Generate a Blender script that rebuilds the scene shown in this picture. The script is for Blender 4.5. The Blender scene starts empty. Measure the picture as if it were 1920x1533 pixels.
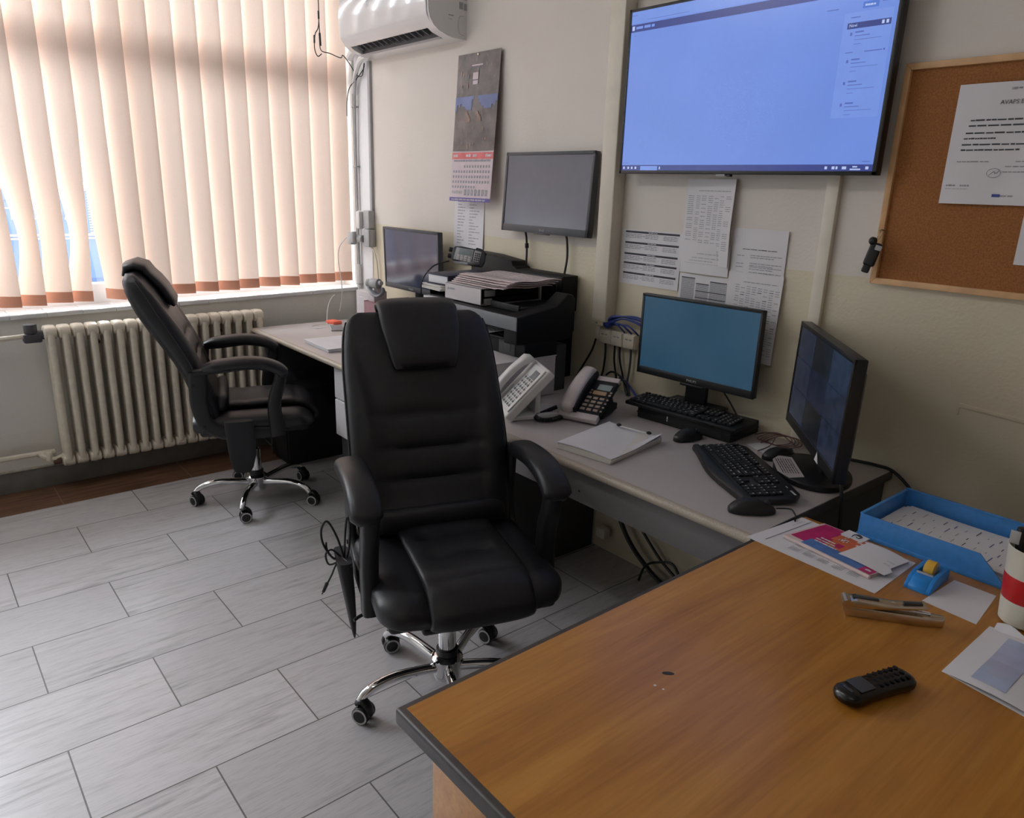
# world strength, exposure, added ceiling lamp strength
WORLD, EXPO, FILL_LAMP, FILL_LAMP2 = 2.4, 0.15, 44., 11.; EM = .82*2**-EXPO
import bpy, bmesh, math, random
from math import sin, cos, pi, radians, sqrt
from mathutils import Vector as V, Matrix as M
random.seed(7)
sc = bpy.context.scene
COL = sc.collection
I4 = M.Identity(4)
def lin(x): return x/12.92 if x <= .04045 else ((x+.055)/1.055)**2.4
def S(r, g, b): return tuple(lin(x/255) for x in (r, g, b))
def TR(x, y, z, rz=0, rx=0, ry=0):
    return M.Translation((x, y, z)) @ M.Rotation(rz, 4, 'Z') @ M.Rotation(ry, 4, 'Y') @ M.Rotation(rx, 4, 'X')

# ---------------------------------------------------------------- materials
def nodes(name):
    m = bpy.data.materials.new(name); m.use_nodes = True
    nt = m.node_tree
    return m, nt, nt.nodes['Principled BSDF'], nt.nodes.new, nt.links.new
def mat(name, rgb, rough=.5, metal=0., var=.05, scale=25., bump=0., bscale=300., spec=.5, stretch=None, emit=0., coat=0., alpha=1., trans=0.):
    m, nt, P, N, Lk = nodes(name)
    tc = N('ShaderNodeTexCoord'); nz = N('ShaderNodeTexNoise'); nz.inputs['Scale'].default_value = scale
    nz.inputs['Detail'].default_value = 5
    src = tc.outputs['Object']
    if stretch:
        mp = N('ShaderNodeMapping'); mp.inputs['Scale'].default_value = stretch
        Lk(src, mp.inputs['Vector']); src = mp.outputs['Vector']
    Lk(src, nz.inputs['Vector'])
    cr = N('ShaderNodeValToRGB')
    cr.color_ramp.elements[0].position = .3; cr.color_ramp.elements[1].position = .7
    cr.color_ramp.elements[0].color = tuple(max(0, c*(1-var)) for c in rgb)+(1,)
    cr.color_ramp.elements[1].color = tuple(min(1, c*(1+var)) for c in rgb)+(1,)
    Lk(nz.outputs['Fac'], cr.inputs['Fac'])
    if emit:
        P.inputs['Base Color'].default_value = (.01, .01, .012, 1)
        Lk(cr.outputs['Color'], P.inputs['Emission Color']); P.inputs['Emission Strength'].default_value = emit
    else:
        Lk(cr.outputs['Color'], P.inputs['Base Color'])
    P.inputs['Roughness'].default_value = rough; P.inputs['Metallic'].default_value = metal
    P.inputs['Specular IOR Level'].default_value = spec
    P.inputs['Coat Weight'].default_value = coat
    P.inputs['Alpha'].default_value = alpha
    P.inputs['Transmission Weight'].default_value = trans
    if bump:
        n2 = N('ShaderNodeTexNoise'); n2.inputs['Scale'].default_value = bscale; n2.inputs['Detail'].default_value = 3
        Lk(src, n2.inputs['Vector'])
        bp = N('ShaderNodeBump'); bp.inputs['Strength'].default_value = bump; bp.inputs['Distance'].default_value = .004
        Lk(n2.outputs['Fac'], bp.inputs['Height']); Lk(bp.outputs['Normal'], P.inputs['Normal'])
    return m
def mixrgb(N, Lk, fac, a, b, mode='MIX'):
    x = N('ShaderNodeMix'); x.data_type = 'RGBA'; x.blend_type = mode
    for sock, val in ((x.inputs[0], fac), (x.inputs[6], a), (x.inputs[7], b)):
        if hasattr(val, 'is_linked') or hasattr(val, 'links'): Lk(val, sock)
        elif isinstance(val, (int, float)): sock.default_value = val
        else: sock.default_value = tuple(val)+(1,)
    return x.outputs[2]
def math_n(N, Lk, op, a, b=None):
    x = N('ShaderNodeMath'); x.operation = op
    for i, v in enumerate((a, b)):
        if v is None: continue
        if isinstance(v, (int, float)): x.inputs[i].default_value = v
        else: Lk(v, x.inputs[i])
    return x.outputs[0]

def floor_material():
    m, nt, P, N, Lk = nodes('wood_look_tile')
    tc = N('ShaderNodeTexCoord'); sep = N('ShaderNodeSeparateXYZ'); Lk(tc.outputs['Object'], sep.inputs[0])
    bx = math_n(N, Lk, 'ADD', sep.outputs['Y'], 1.784+.598*20); by = math_n(N, Lk, 'SUBTRACT', sep.outputs['X'], .297-.30335*10)
    cmb = N('ShaderNodeCombineXYZ'); Lk(bx, cmb.inputs[0]); Lk(by, cmb.inputs[1])
    br = N('ShaderNodeTexBrick'); Lk(cmb.outputs[0], br.inputs['Vector'])
    br.offset = .5; br.offset_frequency = 2; br.squash = 1
    for k, v in (('Scale', 1), ('Mortar Size', .0022), ('Mortar Smooth', .1), ('Bias', 0), ('Brick Width', .598), ('Row Height', .30335)): br.inputs[k].default_value = v
    br.inputs['Color1'].default_value = (0, 0, 0, 1); br.inputs['Color2'].default_value = (1, 1, 1, 1); br.inputs['Mortar'].default_value = (.5, .5, .5, 1)
    # per tile shift of the grain
    sh = math_n(N, Lk, 'MULTIPLY', br.outputs['Color'], 37.)
    c2 = N('ShaderNodeCombineXYZ')
    Lk(math_n(N, Lk, 'MULTIPLY', sep.outputs['X'], 46.), c2.inputs[0]); Lk(math_n(N, Lk, 'MULTIPLY', sep.outputs['Y'], 4.2), c2.inputs[1]); Lk(sh, c2.inputs[2])
    g1 = N('ShaderNodeTexNoise'); g1.inputs['Scale'].default_value = 1.; g1.inputs['Detail'].default_value = 8; g1.inputs['Roughness'].default_value = .62; g1.inputs['Distortion'].default_value = .35
    Lk(c2.outputs[0], g1.inputs['Vector'])
    r1 = N('ShaderNodeValToRGB'); e = r1.color_ramp.elements
    e[0].position = .28; e[0].color = S(138, 134, 134)+(1,); e[1].position = .54; e[1].color = S(212, 208, 207)+(1,)
    x = e.new(.42); x.color = S(190, 186, 185)+(1,)
    Lk(g1.outputs['Fac'], r1.inputs['Fac'])
    c3 = N('ShaderNodeCombineXYZ')
    Lk(math_n(N, Lk, 'MULTIPLY', sep.outputs['X'], 7.), c3.inputs[0]); Lk(math_n(N, Lk, 'MULTIPLY', sep.outputs['Y'], 1.3), c3.inputs[1]); Lk(sh, c3.inputs[2])
    g2 = N('ShaderNodeTexNoise'); g2.inputs['Scale'].default_value = 1.; g2.inputs['Detail'].default_value = 4; Lk(c3.outputs[0], g2.inputs['Vector'])
    rb = N('ShaderNodeValToRGB'); rb.color_ramp.elements[0].position = .40; rb.color_ramp.elements[1].position = .66
    Lk(g2.outputs['Fac'], rb.inputs['Fac'])
    light = mixrgb(N, Lk, rb.outputs['Color'], S(208, 204, 204), r1.outputs['Color'])
    tint = mixrgb(N, Lk, br.outputs['Color'], (.74, .735, .75), (.885, .88, .90))
    tile = mixrgb(N, Lk, 1., light, tint, 'MULTIPLY')
    r3 = N('ShaderNodeValToRGB'); e = r3.color_ramp.elements
    e[0].position = .3; e[0].color = S(78, 52, 38)+(1,); e[1].position = .65; e[1].color = S(132, 96, 72)+(1,)
    Lk(g1.outputs['Fac'], r3.inputs['Fac'])
    isb = math_n(N, Lk, 'LESS_THAN', sep.outputs['X'], .297)
    base = mixrgb(N, Lk, isb, tile, r3.outputs['Color'])
    grout = mixrgb(N, Lk, isb, S(96, 92, 90), S(150, 125, 105))
    c4 = N('ShaderNodeCombineXYZ')
    Lk(math_n(N, Lk, 'MULTIPLY', sep.outputs['X'], 260.), c4.inputs[0]); Lk(math_n(N, Lk, 'MULTIPLY', sep.outputs['Y'], 18.), c4.inputs[1]); Lk(sh, c4.inputs[2])
    g4 = N('ShaderNodeTexNoise'); g4.inputs['Scale'].default_value = 1.; g4.inputs['Detail'].default_value = 4; Lk(c4.outputs[0], g4.inputs['Vector'])
    r4 = N('ShaderNodeValToRGB'); r4.color_ramp.elements[0].position = .30; r4.color_ramp.elements[0].color = (.83, .83, .83, 1); r4.color_ramp.elements[1].position = .52; r4.color_ramp.elements[1].color = (1, 1, 1, 1)
    Lk(g4.outputs['Fac'], r4.inputs['Fac'])
    base = mixrgb(N, Lk, 1., base, r4.outputs['Color'], 'MULTIPLY')
    final = mixrgb(N, Lk, br.outputs['Fac'], base, grout)
    Lk(final, P.inputs['Base Color'])
    P.inputs['Roughness'].default_value = .36
    bp = N('ShaderNodeBump'); bp.inputs['Strength'].default_value = .25; bp.inputs['Distance'].default_value = .002; bp.invert = True
    hh = math_n(N, Lk, 'ADD', br.outputs['Fac'], math_n(N, Lk, 'MULTIPLY', g1.outputs['Fac'], -.35))
    Lk(hh, bp.inputs['Height']); Lk(bp.outputs['Normal'], P.inputs['Normal'])
    return m

def wall_material(name, up, low, zsplit, rlow=.35):
    m, nt, P, N, Lk = nodes(name)
    tc = N('ShaderNodeTexCoord'); sep = N('ShaderNodeSeparateXYZ'); Lk(tc.outputs['Object'], sep.inputs[0])
    nz = N('ShaderNodeTexNoise'); nz.inputs['Scale'].default_value = 3; nz.inputs['Detail'].default_value = 5; Lk(tc.outputs['Object'], nz.inputs['Vector'])
    below = math_n(N, Lk, 'LESS_THAN', math_n(N, Lk, 'ADD', sep.outputs['Z'], math_n(N, Lk, 'MULTIPLY', nz.outputs['Fac'], .02)), zsplit+.01)
    col = mixrgb(N, Lk, below, up, low)
    dirt = mixrgb(N, Lk, nz.outputs['Fac'], (.92, .92, .91), (1.05, 1.05, 1.05))
    Lk(mixrgb(N, Lk, 1., col, dirt, 'MULTIPLY'), P.inputs['Base Color'])
    rg = N('ShaderNodeMix'); Lk(below, rg.inputs[0]); rg.inputs[2].default_value = .6; rg.inputs[3].default_value = rlow
    Lk(rg.outputs[0], P.inputs['Roughness'])
    n2 = N('ShaderNodeTexNoise'); n2.inputs['Scale'].default_value = 90; n2.inputs['Detail'].default_value = 4; Lk(tc.outputs['Object'], n2.inputs['Vector'])
    bp = N('ShaderNodeBump'); bp.inputs['Strength'].default_value = .22; bp.inputs['Distance'].default_value = .004
    Lk(n2.outputs['Fac'], bp.inputs['Height']); Lk(bp.outputs['Normal'], P.inputs['Normal'])
    return m

def wood_material(name, c0, c1, c2, rough=.3):
    m, nt, P, N, Lk = nodes(name)
    tc = N('ShaderNodeTexCoord'); mp = N('ShaderNodeMapping'); mp.inputs['Scale'].default_value = (9, .8, 9); Lk(tc.outputs['Object'], mp.inputs['Vector'])
    g = N('ShaderNodeTexNoise'); g.inputs['Scale'].default_value = 2.2; g.inputs['Detail'].default_value = 9; g.inputs['Roughness'].default_value = .6; g.inputs['Distortion'].default_value = .6
    Lk(mp.outputs[0], g.inputs['Vector'])
    r = N('ShaderNodeValToRGB'); e = r.color_ramp.elements
    e[0].position = .25; e[0].color = c0+(1,); e[1].position = .75; e[1].color = c2+(1,); x = e.new(.5); x.color = c1+(1,)
    Lk(g.outputs['Fac'], r.inputs['Fac'])
    mp2 = N('ShaderNodeMapping'); mp2.inputs['Scale'].default_value = (140, 5, 140); Lk(tc.outputs['Object'], mp2.inputs['Vector'])
    f = N('ShaderNodeTexNoise'); f.inputs['Scale'].default_value = 1.; f.inputs['Detail'].default_value = 3; Lk(mp2.outputs[0], f.inputs['Vector'])
    fr = N('ShaderNodeValToRGB'); fr.color_ramp.elements[0].position = .3; fr.color_ramp.elements[0].color = (.86, .84, .80, 1); fr.color_ramp.elements[1].position = .6; fr.color_ramp.elements[1].color = (1, 1, 1, 1)
    Lk(f.outputs['Fac'], fr.inputs['Fac'])
    Lk(mixrgb(N, Lk, 1., r.outputs['Color'], fr.outputs['Color'], 'MULTIPLY'), P.inputs['Base Color'])
    P.inputs['Roughness'].default_value = rough; P.inputs['Coat Weight'].default_value = .2; P.inputs['Coat Roughness'].default_value = .12
    return m

def blind_material(name, rgb, tr):
    m, nt, P, N, Lk = nodes(name)
    out = [n for n in nt.nodes if n.type == 'OUTPUT_MATERIAL'][0]
    tc = N('ShaderNodeTexCoord'); mp = N('ShaderNodeMapping'); mp.inputs['Scale'].default_value = (400, 400, 120); Lk(tc.outputs['Object'], mp.inputs['Vector'])
    nz = N('ShaderNodeTexNoise'); nz.inputs['Scale'].default_value = 1; Lk(mp.outputs[0], nz.inputs['Vector'])
    col = mixrgb(N, Lk, nz.outputs['Fac'], tuple(c*.93 for c in rgb), tuple(min(1, c*1.05) for c in rgb))
    d = N('ShaderNodeBsdfDiffuse'); t = N('ShaderNodeBsdfTranslucent'); mx = N('ShaderNodeMixShader')
    Lk(col, d.inputs['Color']); Lk(col, t.inputs['Color']); mx.inputs[0].default_value = tr
    Lk(d.outputs[0], mx.inputs[1]); Lk(t.outputs[0], mx.inputs[2]); Lk(mx.outputs[0], out.inputs['Surface'])
    return m

def glass_material():
    m, nt, P, N, Lk = nodes('window_glass')
    out = [n for n in nt.nodes if n.type == 'OUTPUT_MATERIAL'][0]
    tc = N('ShaderNodeTexCoord'); nz = N('ShaderNodeTexNoise'); nz.inputs['Scale'].default_value = 2; Lk(tc.outputs['Object'], nz.inputs['Vector'])
    t = N('ShaderNodeBsdfTransparent'); g = N('ShaderNodeBsdfGlossy'); g.inputs['Roughness'].default_value = .03
    Lk(mixrgb(N, Lk, nz.outputs['Fac'], (.95, .97, .97), (.98, .99, .99)), t.inputs['Color'])
    mx = N('ShaderNodeMixShader'); mx.inputs[0].default_value = .06
    Lk(t.outputs[0], mx.inputs[1]); Lk(g.outputs[0], mx.inputs[2]); Lk(mx.outputs[0], out.inputs['Surface'])
    return m

def blue_plastic():
    m = mat('blue_translucent_plastic', S(76, 156, 234), rough=.3, var=.08, scale=60)
    nt = m.node_tree; P = nt.nodes['Principled BSDF']
    P.inputs['Alpha'].default_value = .8
    return m

MT = dict(
 floor=floor_material(),
 wall_tv=wall_material('painted_wall_cream', S(226, 218, 210), S(220, 210, 186), 1.302),
 wall_win=wall_material('painted_wall_pale', S(222, 219, 213), S(220, 216, 208), 0.30, .5),
 wall_plain=mat('wall_paint_plain', S(205, 198, 184), .7, var=.03, scale=3),
 ceiling=mat('ceiling_paint', S(225, 222, 215), .8, var=.02, scale=3),
 sill=mat('white_sill_tile', S(222, 224, 226), .3, var=.04, scale=9),
 skirting=mat('grey_skirting_paint', S(122, 120, 116), .55, var=.12, scale=14),
 skirtlip=mat('pale_skirting_lip', S(190, 184, 170), .6, var=.2, scale=40),
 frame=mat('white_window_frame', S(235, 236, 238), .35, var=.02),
 glass=glass_material(),
 slat=blind_material('blind_fabric', S(238, 215, 199), .135),
 slatb=blind_material('blind_pocket_fabric', S(206, 152, 128), .11),
 wood=wood_material('desk_wood_laminate', S(160, 100, 34), S(188, 126, 50), S(206, 146, 66), .30),
 edge=mat('dark_desk_edge', S(58, 52, 50), .45, var=.1, scale=60),
 grey=mat('grey_laminate', S(188, 180, 178), .42, var=.05, scale=500),
 greyedge=mat('speckled_laminate_edge', S(178, 166, 150), .4, var=.28, scale=420),
 apron=mat('grey_desk_panel', S(122, 118, 120), .55, var=.06, scale=300),
 drawer=mat('pale_drawer_front', S(206, 204, 206), .45, var=.03),
 darkpanel=mat('dark_grey_panel', S(62, 62, 64), .6, var=.1),
 leather=mat('black_leather', S(30, 30, 34), .42, var=.15, scale=60, bump=.12, bscale=420, spec=.5),
 fabric=mat('black_chair_backing', S(36, 36, 40), .75, var=.1, bump=.1, bscale=700),
 plastic=mat('black_plastic', S(24, 24, 26), .42, var=.1),
 pblack=mat('printer_black', S(11, 11, 14), .55, var=.15, scale=80, spec=.3),
 gblack=mat('glossy_black_plastic', S(13, 12, 14), .22, var=.1),
 plastic2=mat('matte_black_plastic', S(20, 20, 23), .62, var=.15, scale=80),
 dgrey=mat('dark_grey_plastic', S(62, 64, 70), .45, var=.06),
 mgrey=mat('mid_grey_plastic', S(120, 122, 128), .45, var=.05),
 lgrey=mat('light_grey_plastic', S(176, 176, 178), .42, var=.05),
 white=mat('white_plastic', S(226, 224, 222), .32, var=.03),
 ivory=mat('ivory_plastic', S(224, 216, 200), .4, var=.04),
 glosswhite=mat('glossy_white_plastic', S(224, 223, 224), .12, var=.01, coat=.4),
 chrome=mat('chrome', (.82, .82, .84), .07, 1., var=.02),
 steel=mat('nickel_steel', S(206, 196, 178), .27, 1., var=.08, scale=40),
 rad=mat('radiator_enamel', S(222, 212, 194), .4, var=.07, scale=35, bump=.08, bscale=120),
 rust=mat('rusty_brown', S(96, 70, 58), .8, var=.3, scale=60),
 valve=mat('dark_valve', S(70, 68, 72), .6, var=.2),
 paper=mat('white_paper', S(228, 226, 230), .85, var=.02, scale=10),
 paper2=mat('cream_paper', S(226, 222, 216), .85, var=.03, scale=10),
 ink=mat('black_ink', S(70, 70, 78), .8, var=.2),
 inkg=mat('grey_ink', S(160, 160, 168), .85, var=.25, scale=300),
 inkl=mat('pale_grey_ink', S(190, 190, 196), .85, var=.1, scale=300),
 news=mat('newsprint', S(220, 204, 204), .9, var=.08, scale=90),
 screen_off=mat('switched_off_screen', S(34, 38, 46), .16, var=.03, spec=.9),
 screen_off2=mat('matte_switched_off_screen', S(58, 66, 88), .13, var=.03, spec=.9),
 tvscr=mat('lit_blue_screen', S(112, 146, 232), .25, var=.07, scale=2.2, emit=EM),
 tvbar=mat('lit_navy_bar', S(48, 62, 138), .25, var=.08, scale=3, emit=EM),
 tvpanel=mat('lit_pale_panel', S(121, 154, 236), .25, var=.03, emit=EM),
 tvbtn=mat('lit_mid_blue_button', S(76, 118, 214), .25, var=.03, emit=EM),
 tvink=mat('lit_slate_text', S(84, 106, 190), .25, var=.1, emit=EM),
 tvlight=mat('lit_white_text', S(190, 208, 250), .25, var=.05, emit=EM),
 monscr=mat('lit_teal_screen', S(42, 75, 98), .22, var=.12, scale=2.4, emit=EM),
 cctv1=mat('lit_dim_blue_tile', S(26, 30, 46), .2, var=.35, scale=26, emit=EM),
 cctv2=mat('lit_dim_slate_tile', S(33, 40, 56), .2, var=.35, scale=34, emit=EM),
 cctv3=mat('lit_dim_grey_tile', S(22, 24, 28), .2, var=.35, scale=22, emit=EM),
 cork=mat('cork', S(158, 102, 54), .85, var=.26, scale=210, bump=.3, bscale=260),
 pine=mat('pine_frame', S(214, 170, 122), .5, var=.12, scale=18, stretch=(1, 1, 1)),
 bluep=blue_plastic(),
 blue=mat('blue_plastic', S(36, 140, 226), .3, var=.07, scale=40),
 bluecab=mat('blue_cable', S(40, 62, 140), .45, var=.1),
 bluefold=mat('navy_binder', S(30, 34, 60), .5, var=.1),
 red=mat('red_glaze', S(196, 30, 36), .3, var=.05),
 cream=mat('white_glaze', S(222, 220, 206), .3, var=.04),
 yellow=mat('yellow_tape', S(226, 178, 62), .35, var=.08),
 clear=mat('grey_tape_core', S(170, 160, 130), .3, var=.1),
 magenta=mat('magenta_print', S(196, 38, 110), .45, var=.12, scale=30),
 orange=mat('orange_print', S(222, 112, 74), .45, var=.12, scale=30),
 bluepr=mat('blue_print', S(88, 128, 196), .45, var=.15, scale=40),
 redtag=mat('coral_plastic', S(240, 110, 84), .45, var=.05),
 calpink=mat('pale_pink_paper', S(222, 206, 212), .8, var=.04),
 calred=mat('red_print', S(232, 132, 132), .8, var=.1),
 calblue=mat('violet_print', S(120, 108, 172), .8, var=.1),
 caldark=mat('dark_landscape_print', S(112, 102, 100), .45, var=.45, scale=16),
 calsky=mat('blue_sky_print', S(112, 124, 170), .5, var=.2, scale=12),
 calwarm=mat('warm_brown_print', S(158, 126, 112), .5, var=.3, scale=22),
 lcd=mat('green_grey_lcd', S(150, 164, 164), .25, var=.02),
 key=mat('beige_key', S(168, 152, 138), .5, var=.06),
 keytan=mat('tan_key', S(172, 142, 110), .5, var=.1),
 silver=mat('silver_plastic', S(206, 196, 196), .32, .15, var=.03),
 mauve=mat('mauve_card', S(150, 112, 118), .7, var=.1),
 pinkpaper=mat('pinkish_paper', S(226, 206, 202), .85, var=.05),
 wcard=mat('white_card', S(206, 200, 202), .6, var=.03),
 vanblue=mat('pale_blue_van_paint', S(116, 144, 192), .35, var=.05, scale=3),
 vandark=mat('van_darker_blue', S(96, 124, 176), .4, var=.1, scale=4),  # darker blue for the van's lower trim
 vanwhite=mat('van_white_paint', S(240, 244, 250), .4, var=.02),
 asphalt=mat('pale_asphalt', S(176, 176, 178), .9, var=.1, scale=8),
 render=mat('pale_house_render', S(226, 222, 220), .9, var=.05, scale=3),
 fill_lamp_dim=mat('dim_fill_lamp_tube', (1, .97, .92), .5, var=.01, emit=FILL_LAMP2),
 lamp_off=mat('idle_lamp_tube', S(230, 232, 230), .4, var=.01),
 roof=mat('grey_roof', S(150, 140, 138), .8, var=.1),
 fill_lamp=mat('fill_lamp_tube', (.97, .98, 1), .5, var=.01, emit=FILL_LAMP),
 envwin=mat('glassine_window', S(176, 190, 220), .2, var=.05, coat=.3),
 copper=mat('reddish_wire', S(96, 60, 56), .5, var=.1),
)

# ---------------------------------------------------------------- mesh helpers
def add(b, vs, fs, mi=0, T=I4, sm=True):
    nv = [b.verts.new(T @ V(v)) for v in vs]
    for f in fs:
        try:
            q = b.faces.new([nv[i] for i in f]); q.material_index = mi; q.smooth = sm
        except ValueError: pass
    return nv
def merge(b, t, mi=0, T=I4):
    t.verts.index_update()
    add(b, [v.co.copy() for v in t.verts], [[v.index for v in f.verts] for f in t.faces], mi, T); t.free()
def box(b, c, s, bev=0., seg=2, mi=0, T=I4):
    t = bmesh.new(); bmesh.ops.create_cube(t, size=1.)
    for v in t.verts: v.co = V((v.co.x*s[0], v.co.y*s[1], v.co.z*s[2]))+V(c)
    if bev: bmesh.ops.bevel(t, geom=list(t.edges), offset=min(bev, min(s)*.49), segments=seg, profile=.5, affect='EDGES')
    merge(b, t, mi, T)
def bb(b, x0, x1, y0, y1, z0, z1, bev=0., seg=2, mi=0, T=I4):
    box(b, ((x0+x1)/2, (y0+y1)/2, (z0+z1)/2), (abs(x1-x0), abs(y1-y0), abs(z1-z0)), bev, seg, mi, T)
def prism(b, poly, z0, z1, bev=0., mi=0, T=I4, seg=2):
    t = bmesh.new(); n = len(poly)
    lo = [t.verts.new((x, y, z0)) for x, y in poly]; hi = [t.verts.new((x, y, z1)) for x, y in poly]
    t.faces.new(lo[::-1]); t.faces.new(hi)
    for i in range(n): t.faces.new((lo[i], lo[(i+1) % n], hi[(i+1) % n], hi[i]))
    bmesh.ops.recalc_face_normals(t, faces=t.faces[:])
    if bev: bmesh.ops.bevel(t, geom=list(t.edges), offset=bev, segments=seg, profile=.5, affect='EDGES')
    merge(b, t, mi, T)
def frame_of(d):
    d = V(d).normalized(); a = V((0, 0, 1)) if abs(d.z) < .9 else V((1, 0, 0))
    u = d.cross(a).normalized(); return u, d.cross(u).normalized()
def loft(b, rings, mi=0, T=I4, cap=True, closed=True, loop=False):
    n = len(rings[0]); vs = [p for r in rings for p in r]; fs = []
    R = len(rings)
    for i in range(R if loop else R-1):
        for j in range(n if closed else n-1):
            a = i*n+j; c = i*n+(j+1) % n; i2 = (i+1) % R
            fs.append((a, c, i2*n+(j+1) % n, i2*n+j))
    if cap and closed and not loop:
        fs.append(tuple(range(n))[::-1]); fs.append(tuple((R-1)*n+j for j in range(n)))
    add(b, vs, fs, mi, T)
def cyl(b, p0, p1, r0, r1=None, n=20, mi=0, T=I4, bev=0.):
    r1 = r0 if r1 is None else r1; p0 = V(p0); p1 = V(p1); d = p1-p0; u, w = frame_of(d); L = d.length; d = d/L
    st = [(0, r0), (L, r1)] if not bev else [(0, r0-bev), (bev*.3, r0-bev*.3), (bev, r0), (L-bev, r1), (L-bev*.3, r1-bev*.3), (L, r1-bev)]
    loft(b, [[p0+d*s+u*(r*cos(2*pi*k/n))+w*(r*sin(2*pi*k/n)) for k in range(n)] for s, r in st], mi, T)
def catmull(pts, sub=6, closed=False):
    pts = [V(p) for p in pts]; n = len(pts)
    if n < 3 and not closed: return pts
    out = []
    for i in range(n if closed else n-1):
        g = (lambda k: pts[k % n]) if closed else (lambda k: pts[max(0, min(n-1, k))])
        p0, p1, p2, p3 = g(i-1), g(i), g(i+1), g(i+2)
        for s in range(sub):
            t = s/sub
            out.append(.5*((2*p1)+(p2-p0)*t+(2*p0-5*p1+4*p2-p3)*t*t+(3*p1-p0-3*p2+p3)*t**3))
    if not closed: out.append(pts[-1])
    return out
def tube(b, pts, r, n=8, mi=0, T=I4, sub=6, closed=False, flat=1.):
    P = catmull(pts, sub, closed) if sub else [V(p) for p in pts]
    m = len(P); rings = []; u = None
    for i in range(m):
        d = (P[(i+1) % m]-P[i-1]) if closed else (P[min(i+1, m-1)]-P[max(i-1, 0)])
        if d.length < 1e-9: d = V((0, 0, 1))
        d.normalize()
        if u is None: u, w = frame_of(d)
        u = (u-d*u.dot(d)); u = u.normalized() if u.length > 1e-6 else frame_of(d)[0]; w = d.cross(u)
        rr = r if isinstance(r, (int, float)) else r[0]+(r[1]-r[0])*i/(m-1)
        rings.append([P[i]+u*(rr*cos(2*pi*k/n))+w*(rr*flat*sin(2*pi*k/n)) for k in range(n)])
    loft(b, rings, mi, T, cap=not closed, loop=closed)
def lathe(b, prof, n=32, mi=0, T=I4, arc=2*pi):
    rings = [[V((r*cos(arc*k/n), r*sin(arc*k/n), z)) for k in range(n)] for r, z in prof]
    loft(b, rings, mi, T)
def ball(b, c, r, mi=0, T=I4, n=16, e=1.):
    rings = []
    for i in range(1, n):
        th = pi*i/n; rings.append([V((c[0]+r[0]*sin(th)*cos(2*pi*k/(2*n)), c[1]+r[1]*sin(th)*sin(2*pi*k/(2*n)), c[2]-r[2]*cos(th))) for k in range(2*n)])
    loft(b, rings, mi, T)
def sring(c, a, d, e=2., n=32):
    c, a, d = V(c), V(a), V(d); out = []
    for k in range(n):
        t = 2*pi*k/n; x = abs(cos(t))**(2/e)*(1 if cos(t) >= 0 else -1); y = abs(sin(t))**(2/e)*(1 if sin(t) >= 0 else -1)
        out.append(c+a*x+d*y)
    return out
def sheet(b, fn, nu=8, nv=8, th=.0006, mi=0, T=I4):
    pt = [[V(fn(i/nu, j/nv)) for j in range(nv+1)] for i in range(nu+1)]
    nm = (pt[-1][0]-pt[0][0]).cross(pt[0][-1]-pt[0][0]).normalized()
    N = nv+1; K = (nu+1)*N
    vs = [p for r in pt for p in r]+[p-nm*th for r in pt for p in r]; fs = []
    for i in range(nu):
        for j in range(nv):
            a = i*N+j; fs.append((a, a+N, a+N+1, a+1)); fs.append((K+a, K+a+1, K+a+N+1, K+a+N))
    ed = [i*N for i in range(nu+1)]+[nu*N+j for j in range(1, N)]+[i*N+nv for i in range(nu-1, -1, -1)]+[j for j in range(nv-1, 0, -1)]
    for k in range(len(ed)):
        p, q = ed[k], ed[(k+1) % len(ed)]; fs.append((q, p, K+p, K+q))
    add(b, vs, fs, mi, T)
def mark(b, fn, u0, v0, u1, v1, mi, T=I4, off=.0009, n=3):
    """a printed patch lying on a sheet fn"""
    o = V(fn(0, 0)); nm = (V(fn(1, 0))-o).cross(V(fn(0, 1))-o).normalized()
    vs = []
    for i in range(n+1):
        u = u0+(u1-u0)*i/n
        for v in (v0, v1): vs.append(V(fn(u, v))+nm*off)
    add(b, vs, [(2*i, 2*i+2, 2*i+3, 2*i+1) for i in range(n)], mi, T, sm=False)
def scribble(b, fn, u0, u1, v, h, mi, words=5, T=I4, off=.0009):
    """a line of small print as separate word marks"""
    x = u0
    while x < u1-.004:
        w = min((u1-u0)/words*random.uniform(.45, 1.3), u1-x)
        mark(b, fn, x, v, x+w*.86, v+h*random.uniform(.85, 1.1), mi, T, off, 2); x += w
def text(b, s, size, T, mi=0, ext=.0003, align='LEFT', sx=1.):
    cu = bpy.data.curves.new('t', 'FONT'); cu.body = s; cu.size = size; cu.extrude = ext; cu.align_x = align; cu.resolution_u = 2
    o = bpy.data.objects.new('t', cu); COL.objects.link(o)
    dg = bpy.context.evaluated_depsgraph_get(); dg.update()
    me = o.evaluated_get(dg).to_mesh()
    sxm = M.Diagonal((sx, 1, 1, 1))
    add(b, [v.co.copy() for v in me.vertices], [list(p.vertices) for p in me.polygons], mi, T @ sxm, sm=False)
    o.evaluated_get(dg).to_mesh_clear(); bpy.data.objects.remove(o); bpy.data.curves.remove(cu)
def basis(o, x, y):
    """matrix whose local x,y run along the given directions"""
    x = V(x).normalized(); y = V(y); z = x.cross(y).normalized(); y = z.cross(x)
    m = M((x, y, z)).transposed().to_4x4(); m.translation = V(o); return m
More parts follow.
